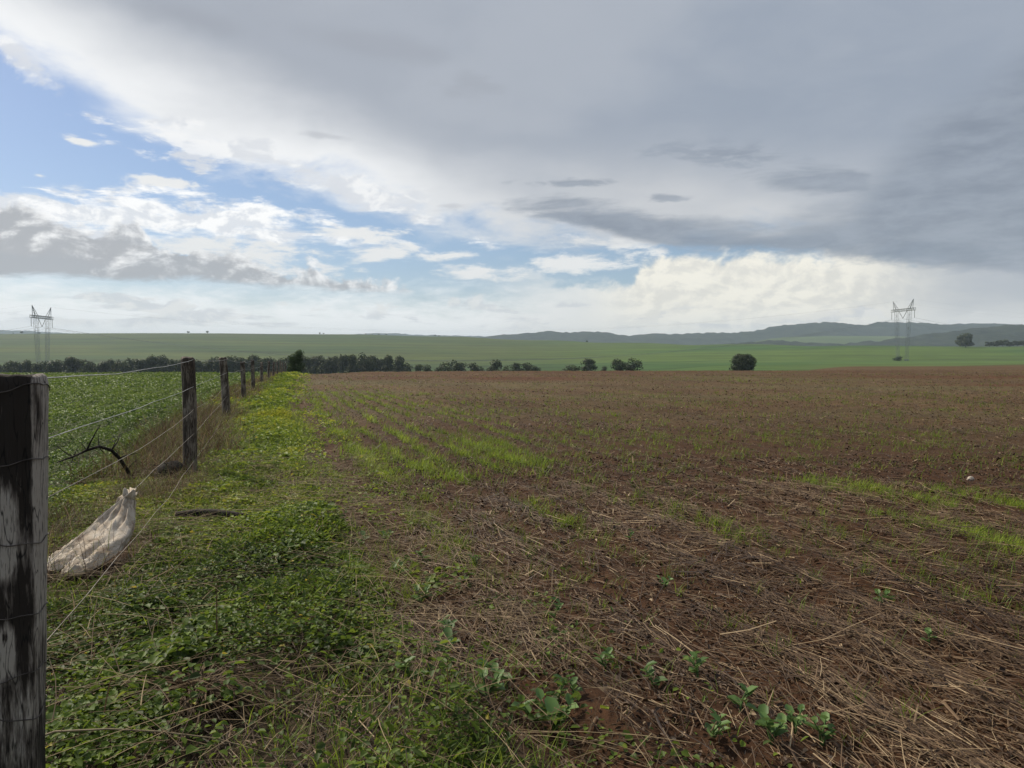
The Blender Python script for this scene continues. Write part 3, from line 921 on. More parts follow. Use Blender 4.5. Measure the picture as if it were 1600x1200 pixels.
def build_grass():
    parts = []
    for n, y0, y1, wd, bl, hs in ((18000, 2.2, 9, .0050, 9, 1.0), (26000, 9, 16, .008, 7, 1.15), (32000, 16, 34, .014, 5, 1.25), (20000, 34, 80, .026, 4, 1.2)):
        X, Y = wedge(n, y0, y1)
        u = X - fx(Y)
        g = green_mask(X, Y)
        sparse = 0.10 * sstep(u, 1.5, 2.5) * sstep(fbm(X * 0.7, Y * 0.5, 121, 3), 0.42, 0.65) + 0.03 * sstep(u, 1.6, 2.4)
        kp = (RNG.random(n) < np.clip(g * 2.0, 0, 1) + sparse) & (u > 1.0)
        dense = np.clip(g[kp], 0, 1)
        V, Fq, per, m = tufts(X[kp], Y[kp], bl, 0.05 * hs, 0.15 * hs, wd, 0.028 * (y0 / 4) ** .5, 0.42)
        tone = np.clip(np.repeat(0.22 + 0.50 * dense, bl) + RNG.normal(0, 0.17, m), 0, 1)
        parts.append((V, Fq, np.repeat(tone, per)))
    for n, y0, y1, wd in ((1500, 1.8, 8, .0045), (1500, 8, 20, .008), (1200, 20, 60, .016)):
        Y = y0 + RNG.random(n) * (y1 - y0); X = fx(Y) + RNG.random(n) * 2.4 - 0.6
        kp = RNG.random(n) < sstep(fbm(X * 1.2, Y * 1.0, 123, 3), 0.4, 0.6)
        V, Fq, per, m = tufts(X[kp], Y[kp], 6, 0.08, 0.26, wd, 0.04, 0.45, 3)
        parts.append((V, Fq, np.repeat(np.clip(RNG.normal(.35, .2, m), 0, 1), per)))
    stuff('grass', parts, M['grass'], 'bright green tufts of young grass sprouting in strips through the stubble', 'grass')

    # upright bits of broken stubble standing all over the field
    parts = []
    for n, y0, y1, wd, hh in ((5000, 2.4, 8, .004, .09), (9000, 8, 16, .006, .09), (17000, 13, 44, .010, .10), (44000, 32, 125, .020, .12)):
        X, Y = wedge(n, y0, y1)
        u = X - fx(Y)
        kp = (u > 1.7) & (RNG.random(n) < (0.25 + 0.75 * sstep(fbm(X * 0.5, Y * 0.4, 127, 3), 0.35, 0.65)) * fade(Y, y0, y1))
        V, Fq, per, m = tufts(X[kp], Y[kp], 3, 0.03, hh, wd, 0.03, 0.6, 1)
        tone = np.clip(RNG.beta(1.6, 1.6, m) * 0.95, 0, 0.9)
        tone = np.where(RNG.random(m) < 0.16, 1.0, tone)
        parts.append((V, Fq, np.repeat(tone, per)))
    stuff('stubble', parts, M['drygrass'], 'short broken tan stubble standing up all over the brown field', 'stubble')

    # tall dead grass under and behind the wires
    parts = []
    for n, y0, y1, wd, bl in ((2600, 3.2, 9, .0045, 6), (3600, 9, 20, .0085, 6), (3600, 20, 46, .016, 5), (2200, 46, 88, .028, 4)):
        Y = y0 + RNG.random(n) * (y1 - y0)
        U = RNG.normal(-0.45, 0.50, n)
        X = fx(Y) + U
        d = sstep(fbm(X * 1.1, Y * 0.6, 131, 3), 0.34, 0.56) * (1 - sstep(U, 0.35, 0.75)) * sstep(U, -1.7, -1.2)
        d *= np.where((Y < 7.4) & (U > -0.75), 0.12, 1.0)
        kp = (RNG.random(n) < d) & (np.hypot(X + 4.06, Y - 9.15) > 0.42)
        V, Fq, per, m = tufts(X[kp], Y[kp], bl, 0.12, 0.50, wd, 0.09, 0.55)
        tone = np.clip(RNG.beta(1.2, 2.0, m) * 0.95, 0, 0.88)
        tone = np.where(RNG.random(m) < 0.26, 1.0, tone)
        parts.append((V, Fq, np.repeat(tone, per)))
    # fallen stalks tangled through the near verge
    n = 5200
    Y = 1.8 + RNG.random(n) ** 0.8 * 9; X = fx(Y) + RNG.random(n) * 3.2 - 0.9
    a = RNG.random(n) * 6.283; ti = np.abs(RNG.normal(0, 0.16, n))
    L = 0.12 + RNG.beta(1.5, 3, n) * 0.75
    D = np.stack([np.cos(a) * np.cos(ti), np.sin(a) * np.cos(ti), np.sin(ti)], 1)
    P = np.stack([X, Y, H(X, Y) + RNG.random(n) * 0.17], 1)
    bend = RNG.normal(0, 0.12, (n, 3)) * L[:, None]; bend[:, 2] = -0.10 * L
    V, Fq, per = ribbons(P, D, L, 0.0018 + 0.0028 * RNG.random(n), bend, 3, 0.4, 0.7)
    parts.append((V, Fq, np.repeat(np.clip(RNG.beta(2, 1.6, n), 0, .86), per)))
    n = 60
    Y = 5.0 + RNG.random(n) * 0.95; X = -3.02 + RNG.normal(0, .16, n)
    a = RNG.normal(1.2, .7, n); L = .15 + .35 * RNG.random(n)
    D = np.stack([np.cos(a), np.sin(a), RNG.normal(0.16, .12, n)], 1)
    P = np.stack([X, Y, .13 + .12 * sstep(Y, 5.1, 5.9) + RNG.normal(0, .02, n)], 1) - D * (L * .5)[:, None]
    V, Fq, per = ribbons(P, unit(D), L, .0025 + .002 * RNG.random(n), RNG.normal(0, .1, (n, 3)) * L[:, None], 3, .5, .7)
    parts.append((V, Fq, np.repeat(RNG.random(n) * .6, per)))
    # a few tall bare stalks
    q = np.array([gp(*p) for p in ((330, 1075), (332, 1090), (880, 1175), (850, 1185), (690, 1190), (548, 1120), (500, 1000), (330, 690), (345, 830), (240, 745), (300, 1190), (150, 1190), (480, 780), (760, 960), (905, 1190))])
    n = len(q); q[:, 2] = H(q[:, 0], q[:, 1])
    D = unit(np.stack([RNG.normal(0, .22, n), RNG.normal(0, .12, n), np.ones(n)], 1))
    L = .18 + .26 * RNG.random(n)
    V, Fq, per = ribbons(q, D, L, .004 + .002 * RNG.random(n), RNG.normal(0, .08, (n, 3)) * L[:, None], 5, .4, .8)
    parts.append((V, Fq, np.repeat(RNG.random(n) * .5 + .1, per)))
    stuff('dry_grass', parts, M['drygrass'], 'tall dead brown grass tangled under the wires of the fence', 'dry grass')


# ------------------------------------------------------------------ sown crop on the far side of the fence
def build_crop():
    parts = []
    for n, y0, y1, size, hgt in ((60000, 5.5, 16, .038, .24), (88000, 16, 34, .066, .26), (70000, 34, 70, .12, .30)):
        q = RNG.random(n)
        Y = np.sqrt(y0 ** 2 + q * (y1 ** 2 - y0 ** 2))
        lo = -0.80 * Y - 1.5; hi = fx(Y) - 0.9
        X = lo + RNG.random(n) * np.maximum(hi - lo, 0)
        u = X - fx(Y)
        row = np.cos(u / 1.05 / 0.62 * 2 * math.pi + 1.2 * (fbm(X * .3, Y * .3, 141, 2) - .5))
        gap = fbm(X * 0.7, Y * 0.7, 143, 3)
        kp = (RNG.random(n) < (0.16 + 0.84 * sstep(row, -0.4, 0.5)) * (0.35 + 0.65 * sstep(gap, 0.28, 0.42)) * (1 - sstep(u, -1.5, -0.95))) & (hi > lo)
        X, Y, u, row, gap = X[kp], Y[kp], u[kp], row[kp], gap[kp]; n = len(X)
        top = hgt * (0.45 + 0.55 * sstep(row, -0.8, 0.7)) * (0.7 + 0.6 * fbm(X * .9, Y * .9, 147, 3))
        Z = H(X, Y) + top * RNG.random(n) ** 0.45
        a = RNG.random(n) * 2 * math.pi
        fwd = np.stack([np.cos(a), np.sin(a), RNG.normal(-0.05, 0.3, n)], 1)
        nrm = np.stack([RNG.normal(0, .4, n), RNG.normal(0, .4, n), np.ones(n)], 1)
        L = size * (0.6 + RNG.random(n) * 0.8)
        V, Fq = leaves(np.stack([X, Y, Z], 1), fwd, nrm, L, L * 0.68)
        tone = np.clip(0.48 + 0.30 * (row * .5) + RNG.normal(0, .18, n) + 0.6 * (fbm(X * .25, Y * .25, 149, 3) - .5), 0, 1)
        parts.append((V, Fq, np.repeat(tone, 6)))
    stuff('crop_plants', parts, M['crop'], 'dense rows of low dark green crop plants beyond the wire fence', 'crop')


build_straw()
build_cover()
build_grass()
build_crop()


# ------------------------------------------------------------------ tubes
def tube(path, rad, k=6, cap=True, closed=False):
    path = np.asarray(path, float); n = len(path)
    rad = np.broadcast_to(rad, (n,))
    T = np.gradient(path, axis=0); T = unit(T)
    ref = np.array([0, 0, 1.0]) if abs(T[:, 2]).mean() < 0.8 else np.array([1.0, 0, 0])
    A = unit(np.cross(T, ref)); B = np.cross(T, A)
    th = np.arange(k) * 2 * math.pi / k
    V = (path[:, None] + rad[:, None, None] * (A[:, None] * np.cos(th)[None, :, None] + B[:, None] * np.sin(th)[None, :, None])).reshape(-1, 3)
    f = [[i * k + j, i * k + (j + 1) % k, (i + 1) * k + (j + 1) % k, (i + 1) * k + j] for i in range(n - 1) for j in range(k)]
    if cap and k == 4: f += [[3, 2, 1, 0], [(n - 1) * k + q for q in range(4)]]
    return V, np.array(f)


def join(parts):
    V, Fs, o = [], [], 0
    for v, f in parts:
        V.append(v); Fs.append(f + o); o += len(v)
    return np.concatenate(V), np.concatenate(Fs)


def bar(p, q, w):
    return tube(np.array([p, q], float), w * 0.7071, 4)


# ------------------------------------------------------------------ the fence
def post_mesh(h, wx, wy, seed, square=4.0, lean=(0, 0), k=20, rings=26, mat='post'):
    rs = np.random.default_rng(seed)
    th = np.arange(k) * 2 * math.pi / k
    zs = np.concatenate([np.linspace(-0.35, h - 0.03, rings - 2), [h - 0.008, h]])
    rows = []
    amp = (0.06 + 0.05 * rs.random()) * (0.5 if square > 6 else 1)
    for zi, z in enumerate(zs):
        sh = (np.abs(np.cos(th)) ** square + np.abs(np.sin(th)) ** square) ** (-1 / square)
        groove = 1 + amp * (vn(th * 3.0 + 50, np.full(k, z * 0.9), seed) - 0.5) * 2 + 0.04 * (vn(th * 9, np.full(k, z * 5), seed + 3) - 0.5) * 2
        sh = sh * groove * (1.06 - 0.09 * z / h)
        if zi == len(zs) - 2: sh = sh * 0.94
        if zi == len(zs) - 1: sh = sh * 0.80
        bx = 0.02 * math.sin(z * 1.7 + seed) + lean[0] * z; by = 0.02 * math.cos(z * 1.3 + seed) + lean[1] * z
        zz = z + ((0.003 if square > 6 else 0.016) * (vn(th * 2, np.zeros(k), seed + 8) - 0.5) * 2 if zi >= len(zs) - 2 else 0)
        rows.append(np.stack([bx + wx / 2 * sh * np.cos(th), by + wy / 2 * sh * np.sin(th), np.broadcast_to(zz, (k,))], 1))
    V = np.concatenate(rows)
    n = len(zs)
    f = [[i * k + j, i * k + (j + 1) % k, (i + 1) * k + (j + 1) % k, (i + 1) * k + j] for i in range(n - 1) for j in range(k)]
    V = np.concatenate([V, [V[-k:].mean(0) - [0, 0, 0.004]]])
    tri = np.array([[(n - 1) * k + j, (n - 1) * k + (j + 1) % k, len(V) - 1] for j in range(k)])
    return make_mesh('post', V, [np.array(f), tri], M[mat], True)


def build_fence():
    root = empty('wire_fence', (-1.49, 2.3, 0))
    tag(root, 'old wire fence of rough wooden posts running along the green verge', 'fence')
    off = np.array([1.49, -2.3, 0.0])
    tops, spots = [], []
    table = [(2.3, 1.452, .146, .140, .30, (0, 0)), (9.25, 1.47, .155, .15, .5, (-.03, 0)), (17.7, 1.46, .17, .15, .2, (-.035, 0)), (26, 1.34, .15, .14, .4, (0, 0)),
             (34, 1.40, .15, .14, .9, (.01, 0)), (42, 1.22, .15, .13, .1, (0, 0)), (50, 1.25, .14, .13, .3, (0, .02)), (57, 1.22, .15, .14, .6, (.03, 0)),
             (63, 1.18, .14, .14, .2, (-.02, 0)), (69, 1.26, .14, .13, .8, (0, 0)), (74.5, 1.2, .13, .14, .5, (.02, 0)), (79.5, 1.22, .13, .13, .7, (-.02, 0)), (84.5, 1.2, .14, .13, .3, (0, 0))]
    for i, (Y, h, wx, wy, rz, lean) in enumerate(table):
        X = float(fx(Y)) - (0.012 if i == 0 else 0); z = float(H(X, Y)) if i else 0.0
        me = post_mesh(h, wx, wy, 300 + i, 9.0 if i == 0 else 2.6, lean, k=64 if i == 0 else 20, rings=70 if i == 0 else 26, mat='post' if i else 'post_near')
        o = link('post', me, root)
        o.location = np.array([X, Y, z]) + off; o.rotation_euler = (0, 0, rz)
        if i == 0: o['label'] = 'thick squared post stained black with pale bare wood streaks and one side coloured as lit'
        if i == 1: o['label'] = 'dark crooked rough-barked fence post'
        if i == 2: o['label'] = 'grey split fence post'
        spots.append((X, Y, z, h, wx))
    # five strands, stapled to the verge side of every post
    LV = [[1.437, 1.24, 1.055, .84, .60], [1.445, 1.12, .85, .56, .24], [1.44, 1.13, .84, .55, .26], [1.30, 1.06, .80, .52, .25]]
    for li in range(5):
        path = []
        for i, (X, Y, z, h, wx) in enumerate(spots):
            ox = wx / 2 * (0.80 if i == 0 else 0.62)
            jz = 0.02 * math.sin(i * 2.3 + li)
            lv = LV[min(i, 3)][li]
            p = np.array([X + ox, Y - 0.02, z + (lv if (li or i < 3) else h - 0.04) + (jz if i > 1 else 0)])
            if i:
                q0 = path[-1]; m = 9
                for q in range(1, m):
                    t = q / m
                    s = (1 - t) * q0 + t * p
                    s[2] -= (0.03 if li else 0.018) * 4 * t * (1 - t) * (1 + 0.8 * math.sin(li * 3 + i))
                    s = s + RNG.normal(0, 0.004, 3)
                    path.append(s)
            path.append(p)
        V, Fq = tube(np.array(path) + off, 0.0021 if li < 2 else 0.0016, 5)
        link('wire', make_mesh('wire', V, Fq, M['wire'] if li < 2 else M['oldwire'], True), root)
    # loops of old wire wrapped round the thick post
    X, Y, z, h, wx = spots[0]
    pst = root.children[0]
    for zc, tilt in ((1.395, .03), (1.18, .02), (0.955, -.008), (0.735, 0.0), (0.535, .03), (0.45, -0.03)):
        th = np.linspace(0, 2 * math.pi, 41)
        sq = 9.0
        sh = (np.abs(np.cos(th)) ** sq + np.abs(np.sin(th)) ** sq) ** (-1 / sq)
        rr = (1.06 - 0.09 * zc / h) * 1.05
        P = np.stack([0.02 * math.sin(zc * 1.7 + 300) + wx / 2 * sh * rr * np.cos(th), 0.02 * math.cos(zc * 1.3 + 300) + 0.070 * sh * rr * np.sin(th),
                      zc + tilt * np.cos(th + 0.5) + 0.004 * np.sin(5 * th)], 1)
        V, Fq = tube(P, 0.0017, 5)
        link('wire_loop', make_mesh('wire_loop', V, Fq, M['rust'], True), pst)


build_fence()


# ------------------------------------------------------------------ trees
def crown_mesh(seed, lobes, leafs, size, mat, squash=0.8, w=1.0, h=1.0, base=0.35, name='crown'):
    """leaf clumps spread through overlapping lobes; unit crown of width 1 and height 1 scaled to w, h (metres)"""
    rs = np.random.default_rng(seed)
    P, Nn, tone = [], [], []
    for q in range(lobes):
        a = rs.random() * 6.283; rr = math.sqrt(rs.random()) * 0.33
        cz = base + 0.12 + rs.random() * (0.80 - base)
        sh = 1 - 0.65 * max(0, (cz - 0.6)) / 0.4
        c = np.array([math.cos(a) * rr * sh, math.sin(a) * rr * sh, cz])
        r = 0.13 + rs.random() * 0.11
        n = leafs // lobes
        d = unit(rs.normal(0, 1, (n, 3)))
        rad = r * (0.45 + 0.6 * rs.random(n) ** 0.5)
        p = c + d * rad[:, None] * np.array([1, 1, squash])
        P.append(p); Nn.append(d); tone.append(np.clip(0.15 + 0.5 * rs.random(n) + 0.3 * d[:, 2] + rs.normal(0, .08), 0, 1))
    P = np.concatenate(P) * np.array([w, w, h]); Nn = np.concatenate(Nn); tone = np.concatenate(tone)
    n = len(P)
    f = np.cross(Nn, rs.normal(0, 1, (n, 3)))
    L = size * (0.6 + 0.8 * rs.random(n))
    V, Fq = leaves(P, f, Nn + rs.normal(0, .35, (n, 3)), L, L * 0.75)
    return make_mesh(name, V, Fq, mat, True, {'rnd': np.repeat(tone, 6)})


def trunk_mesh(seed, w, h, base=0.35, stems=1):
    rs = np.random.default_rng(seed)
    parts = []
    for s in range(stems):
        x0 = (s - (stems - 1) / 2) * 0.10 * w
        top = np.array([x0 * 2.2 + rs.normal(0, .04) * w, rs.normal(0, .04) * w, h * (base + 0.3)])
        p = np.array([[x0, 0, -0.5], [x0 * 1.2 + rs.normal(0, .01) * w, 0, h * base * 0.5], [x0 * 1.5, rs.normal(0, .02) * w, h * base], top])
        r0 = max(0.05, 0.028 * h)
        parts.append(tube(p, [r0 * 1.3, r0, r0 * 0.85, r0 * 0.4], 6))
        for b in range(4):
            a = rs.random() * 6.283; ln = (0.22 + 0.15 * rs.random()) * w
            st = p[2] * 0.7 + p[3] * 0.3 * rs.random() + np.array([0, 0, 0])
            e = st + np.array([math.cos(a) * ln, math.sin(a) * ln, h * (0.15 + 0.18 * rs.random())])
            parts.append(tube(np.array([st, (st + e) / 2 + [0, 0, -0.02 * h], e]), [r0 * 0.5, r0 * 0.35, r0 * 0.15], 5))
    V, Fq = join(parts)
    return make_mesh('trunk', V, Fq, M['bark'], True)


def proto_tree(name, seed, w, h, lobes, leafs, size, mat='crown', base=0.3, squash=0.8, stems=1):
    o = empty(name)
    link('trunk', trunk_mesh(seed, w, h, base, stems), o)
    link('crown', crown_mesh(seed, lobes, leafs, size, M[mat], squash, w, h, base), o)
    return o


def put_tree(o, px, D, scale=1.0, rz=0.0, label=None, group=None, cat='tree', dz=0.0, top=None, hgt=None):
    X = (px - 800) / F * D
    z = float(H(X, D)) + dz
    if top is not None:                       # height from the photographed top
        s = (EYE + (HOR - top) / F * D - z) / hgt
        scale = (scale if not isinstance(scale, tuple) else 1.0)
        o.scale = (s * scale, s * scale, s)
    else: o.scale = (scale,) * 3
    o.location = (X, D, z - 0.05); o.rotation_euler = (0, 0, rz)
    tag(o, label, cat, group)
    return o


def build_trees():
    rs = np.random.default_rng(5)
    # --- belt of woodland in the dip
    protos = [proto_tree('woodland_tree', 700 + i, 9.0, 11.5, 15, 1500, 0.62, 'crown', 0.16, 0.9) for i in range(5)]
    tops = [(-60, 569), (0, 568), (60, 566), (90, 566), (110, 559), (130, 563), (150, 568), (190, 563), (215, 564), (243, 555), (262, 563), (300, 563), (340, 562), (365, 558),
            (385, 562), (400, 556), (420, 561), (440, 560), (470, 559), (490, 557), (510, 558), (540, 557), (560, 560), (575, 557), (595, 562), (608, 556), (625, 561), (640, 570)]
    first = [True] * 5
    xs = np.concatenate([np.arange(-40, 645, 12.5), np.arange(-35, 630, 24) + 5])
    for q, px in enumerate(xs):
        k = q % 5
        o = protos[k] if first[k] else copy_tree(protos[k]); first[k] = False
        back = q >= len(np.arange(-40, 645, 12.5))
        D = 395 + rs.random() * 25 if back else 345 + rs.random() * 40
        ty = np.interp(px, *zip(*tops)) + rs.normal(2.9, 1.4) + (1.5 if back else 0)
        put_tree(o, float(px + rs.normal(0, 2)), float(D), 0.85 + 0.35 * rs.random(), rs.random() * 6.28, 'dark leafy tree in the dense wood belt below the green slope',
                 'trees of the wood belt in the dip', top=float(ty), hgt=10.6)
    # --- scattered trees east of the belt
    sh = [proto_tree('field_tree', 720 + i, 6.5, 6.6, 11, 900, 0.42, 'crown', 0.22, 0.85) for i in range(4)]
    fs = [True] * 4
    for q, (px, top, D, wsc, lab) in enumerate([
            (655, 572, 330, 1.0, None), (668, 573, 300, 1.1, None), (684, 574, 310, 1.0, None), (703, 566, 320, 1.35, None), (719, 569, 320, 1.2, None),
            (742, 570, 300, 1.3, None), (774, 564, 310, 1.15, None), (790, 573, 290, 1.0, None), (806, 569, 300, 1.15, None), (824, 569, 300, 1.3, None), (837, 572, 290, 1.0, None),
            (893, 571, 250, 2.2, 'low wide dark shrub standing alone at the rim of the brown field'),
            (919, 563, 290, 1.6, 'medium round green tree between a low shrub and a pair of trees'),
            (944, 573, 260, 1.1, 'tiny shrub between the round tree and the paired trees'),
            (968, 562, 260, 1.3, 'spreading grey-green tree, one of two with touching crowns'),
            (990, 561.5, 262, 1.3, 'spreading grey-green tree, one of two with touching crowns')]):
        k = q % 4
        o = sh[k] if fs[k] else copy_tree(sh[k]); fs[k] = False
        put_tree(o, px, D, wsc, q * 1.3, lab or 'small dark tree loosely spaced between wood belt and low wide shrub',
                 'paired trees at the field rim' if px in (968, 990) else (None if lab else 'scattered trees beyond the field rim'), top=top + 1.5, hgt=6.0)
    # --- the lone dome-shaped tree and the lone round tree on the right
    o = proto_tree('dome_tree', 741, 8.2, 5.6, 60, 8000, 0.34, 'crown', -0.05, 0.95)
    put_tree(o, 1161, 205, 1.12, 0.4, 'solitary dense dome-shaped dark tree at the edge of the brown field', top=557.5, hgt=5.1)
    o = proto_tree('lone_tree', 743, 15, 11, 26, 3600, 0.8, 'crown', 0.08, 0.75)
    put_tree(o, 1508, 750, 1.0, 1.1, 'solitary dark tree with flat broad crown on the green ridge below wooded hills', top=522.5, hgt=10.2)
    hp = proto_tree('ridge_shrub', 751, 9, 6, 10, 700, 0.7, 'crown', 0.05, 0.9)
    for q, px in enumerate((1545, 1556, 1566, 1577, 1588, 1600, 1612)):
        c = hp if q == 0 else copy_tree(hp)
        put_tree(c, px, 765, 1.2, q * 1.7, 'low dark shrub in the thicket next to the solitary broad-crowned tree', 'shrubs of the ridge thicket', top=534 - 1.3 * (q % 3), hgt=5.4, cat='shrub')
    # --- specks of trees on the skyline
    sp = proto_tree('skyline_tree', 761, 10, 8, 9, 420, 0.9, 'crown', 0.15, 0.9)
    for q, (px, top, D, w) in enumerate([(35, 517.5, 1480, 0.85), (62, 519.5, 1480, 1.6), (22, 520, 1500, .8), (158, 521.5, 1380, 0.7), (295, 517.5, 1490, 0.9), (325, 517, 1480, 0.9), (500, 519.5, 1480, 0.8), (506, 520.5, 1480, 0.8),
                                         (572, 521, 1470, 1.1), (582, 521.5, 1470, 1.1), (592, 521.5, 1470, 1.1), (604, 522, 1460, 1.2), (680, 523, 1440, 1.0), (686, 524, 1440, 1.1), (695, 525, 1440, 1.2), (706, 526, 1430, 1.3),
                                         (722, 527, 1420, 1.2), (740, 528, 1400, 1.2), (760, 529, 1380, 1.0), (917, 532, 1190, 0.8)]):
        c = sp if q == 0 else copy_tree(sp)
        put_tree(c, px, D, w, q * 2.1, 'tiny dark tree standing on the skyline of the far green ridge', 'trees on the far ridge', top=top - 0.4, hgt=7.4)
    # --- bush closing the fence line
    o = proto_tree('fence_bush', 771, 2.2, 2.7, 26, 3600, 0.11, 'crown_green', 0.06, 0.95)
    X = (463 - 800) / F * 84
    o.location = (X, 84, float(H(X, 84)) - 0.05); o.scale = (1.0, 1.0, 1.04)
    tag(o, 'bushy dark green tree growing at the far end of the fence', 'bush')
    # --- scrub round the foot of the east pylon
    o = proto_tree('pylon_shrub', 781, 10, 3.0, 14, 700, 0.5, 'crown_green', 0.0, 0.8)
    put_tree(o, 1404, 572, 1.0, 0.3, 'low green scrub growing around the foot of the pylon', cat='shrub')


build_trees()


# ------------------------------------------------------------------ pylons and line
PYL = [np.array([-314.0, 515.0]), np.array([294.0, 580.0])]
LINE = unit(PYL[1] - PYL[0])
ARM = np.array([-LINE[1], LINE[0]])


def lattice(p0, p1, w0, w1, ax, ay, nb, chord=0.13, brace=0.05):
    parts = []
    p0, p1 = np.asarray(p0, float), np.asarray(p1, float)
    cor = [(-1, -1), (1, -1), (1, 1), (-1, 1)]
    lv = []
    for i in range(nb + 1):
        t = i / nb
        c = p0 + (p1 - p0) * t; w = (w0 + (w1 - w0) * t) / 2
        lv.append([c + ax * a * w + ay * b * w for a, b in cor])
    for q in range(4): parts.append(bar(lv[0][q], lv[-1][q], chord))
    for i in range(nb):
        for q in range(4):
            a, b = (q, (q + 1) % 4) if (i + q) % 2 else ((q + 1) % 4, q)
            parts.append(bar(lv[i][a], lv[i + 1][b], brace))
        if i % 2 == 0:
            for q in range(4): parts.append(bar(lv[i][q], lv[i][(q + 1) % 4], brace))
    return parts


def build_pylon():
    """portal pylon 45 m tall: two lattice masts, crossarm along local X, V of insulators in the middle"""
    o = empty('electricity_pylon')
    X, Y, Z = np.eye(3)
    for s in (-1, 1):
        V, Fq = join(lattice((s * 5.2, 0, -1.0), (s * 8.2, 0, 38.5), 1.6, 2.2, X, Y, 16))
        link('mast', make_mesh('mast', V, Fq, M['steel'], False), o)
        V, Fq = join([bar((s * 5.2 + a, b, -1.5), (s * 5.2 + a, b, 0.5), 0.9) for a in (-.8, .8) for b in (-.8, .8)])
        link('footing', make_mesh('footing', V, Fq, M['steel'], False), o)
        V, Fq = join([bar((s * (8.2 + a), b, 38.5), (s * 12.6, 0, 45.0), 0.28) for a in (-1.2, 2.2) for b in (-.9, .9)] +
                     [bar((s * (7.4 + 5.2 * t), -.4, 39 + 5.6 * t), (s * (10.2 + 2.4 * t), .4, 39.3 + 5.6 * t), 0.16) for t in (.15, .4, .65)])
        link('earthwire_peak', make_mesh('earthwire_peak', V, Fq, M['steel'], False), o)
        V, Fq = join([tube(np.array([[s * 14.0, 0, 37.0], [s * 14.0, 0, 31.2]]), 0.17, 6)])
        link('insulator_string', make_mesh('insulator_string', V, Fq, M['insulator'], True), o)
    V, Fq = join(lattice((-14.2, 0, 37.7), (14.2, 0, 37.7), 1.6, 1.6, Y, Z, 20, 0.24, 0.11))
    link('crossarm', make_mesh('crossarm', V, Fq, M['steel'], False), o)
    V, Fq = join([tube(np.array([[s * 5.0, 0, 37.0], [0, 0, 31.4]]), 0.16, 6) for s in (-1, 1)])
    link('insulator_string', make_mesh('insulator_string', V, Fq, M['insulator'], True), o)
    return o


def build_line():
    pa = build_pylon(); pb = copy_tree(pa)
    base = []
    for o, p, lab in ((pa, PYL[0], 'tall grey lattice pylon standing behind the dark wood belt'),
                      (pb, PYL[1], 'tall grey lattice pylon standing in the green field before wooded hills')):
        z = float(H(*p)) if o is pb else float(H(*p))
        o.location = (p[0], p[1], z)
        o.rotation_euler = (0, 0, math.atan2(ARM[1], ARM[0]))
        tag(o, lab, 'pylon', 'pylons of the power line')
        base.append(z)
    ext = 560.0
    knots = [PYL[0] - LINE * ext, PYL[0], PYL[1], PYL[1] + LINE * ext]
    for off, dz, sag, rad, nm, lab in ((-14, 31.2, 27, .05, 'power_cable', 'outer power cable sagging between the two pylons'), (0, 31.4, 27, .05, 'power_cable', 'middle power cable hung from the V of insulators'),
                                       (14, 31.2, 27, .05, 'power_cable', 'outer power cable sagging between the two pylons'), (-12.6, 45, 20, .016, 'earth_wire', 'thin earth wire strung from pylon peak to peak'),
                                       (12.6, 45, 20, .016, 'earth_wire', 'thin earth wire strung from pylon peak to peak')):
        zz = [base[0] + 2, base[0], base[1], base[1] + 3]
        path = []
        for i in range(3):
            for q in range(33 if i == 2 else 32):
                t = q / 32
                p = knots[i] * (1 - t) + knots[i + 1] * t + ARM * off
                path.append([p[0], p[1], zz[i] * (1 - t) + zz[i + 1] * t + dz - 4 * sag * t * (1 - t)])
        V, Fq = tube(np.array(path), rad, 5)
        o = link(nm, make_mesh(nm, V, Fq, M['steel'], True))
        tag(o, lab, 'cable', 'cables of the power line')


build_line()


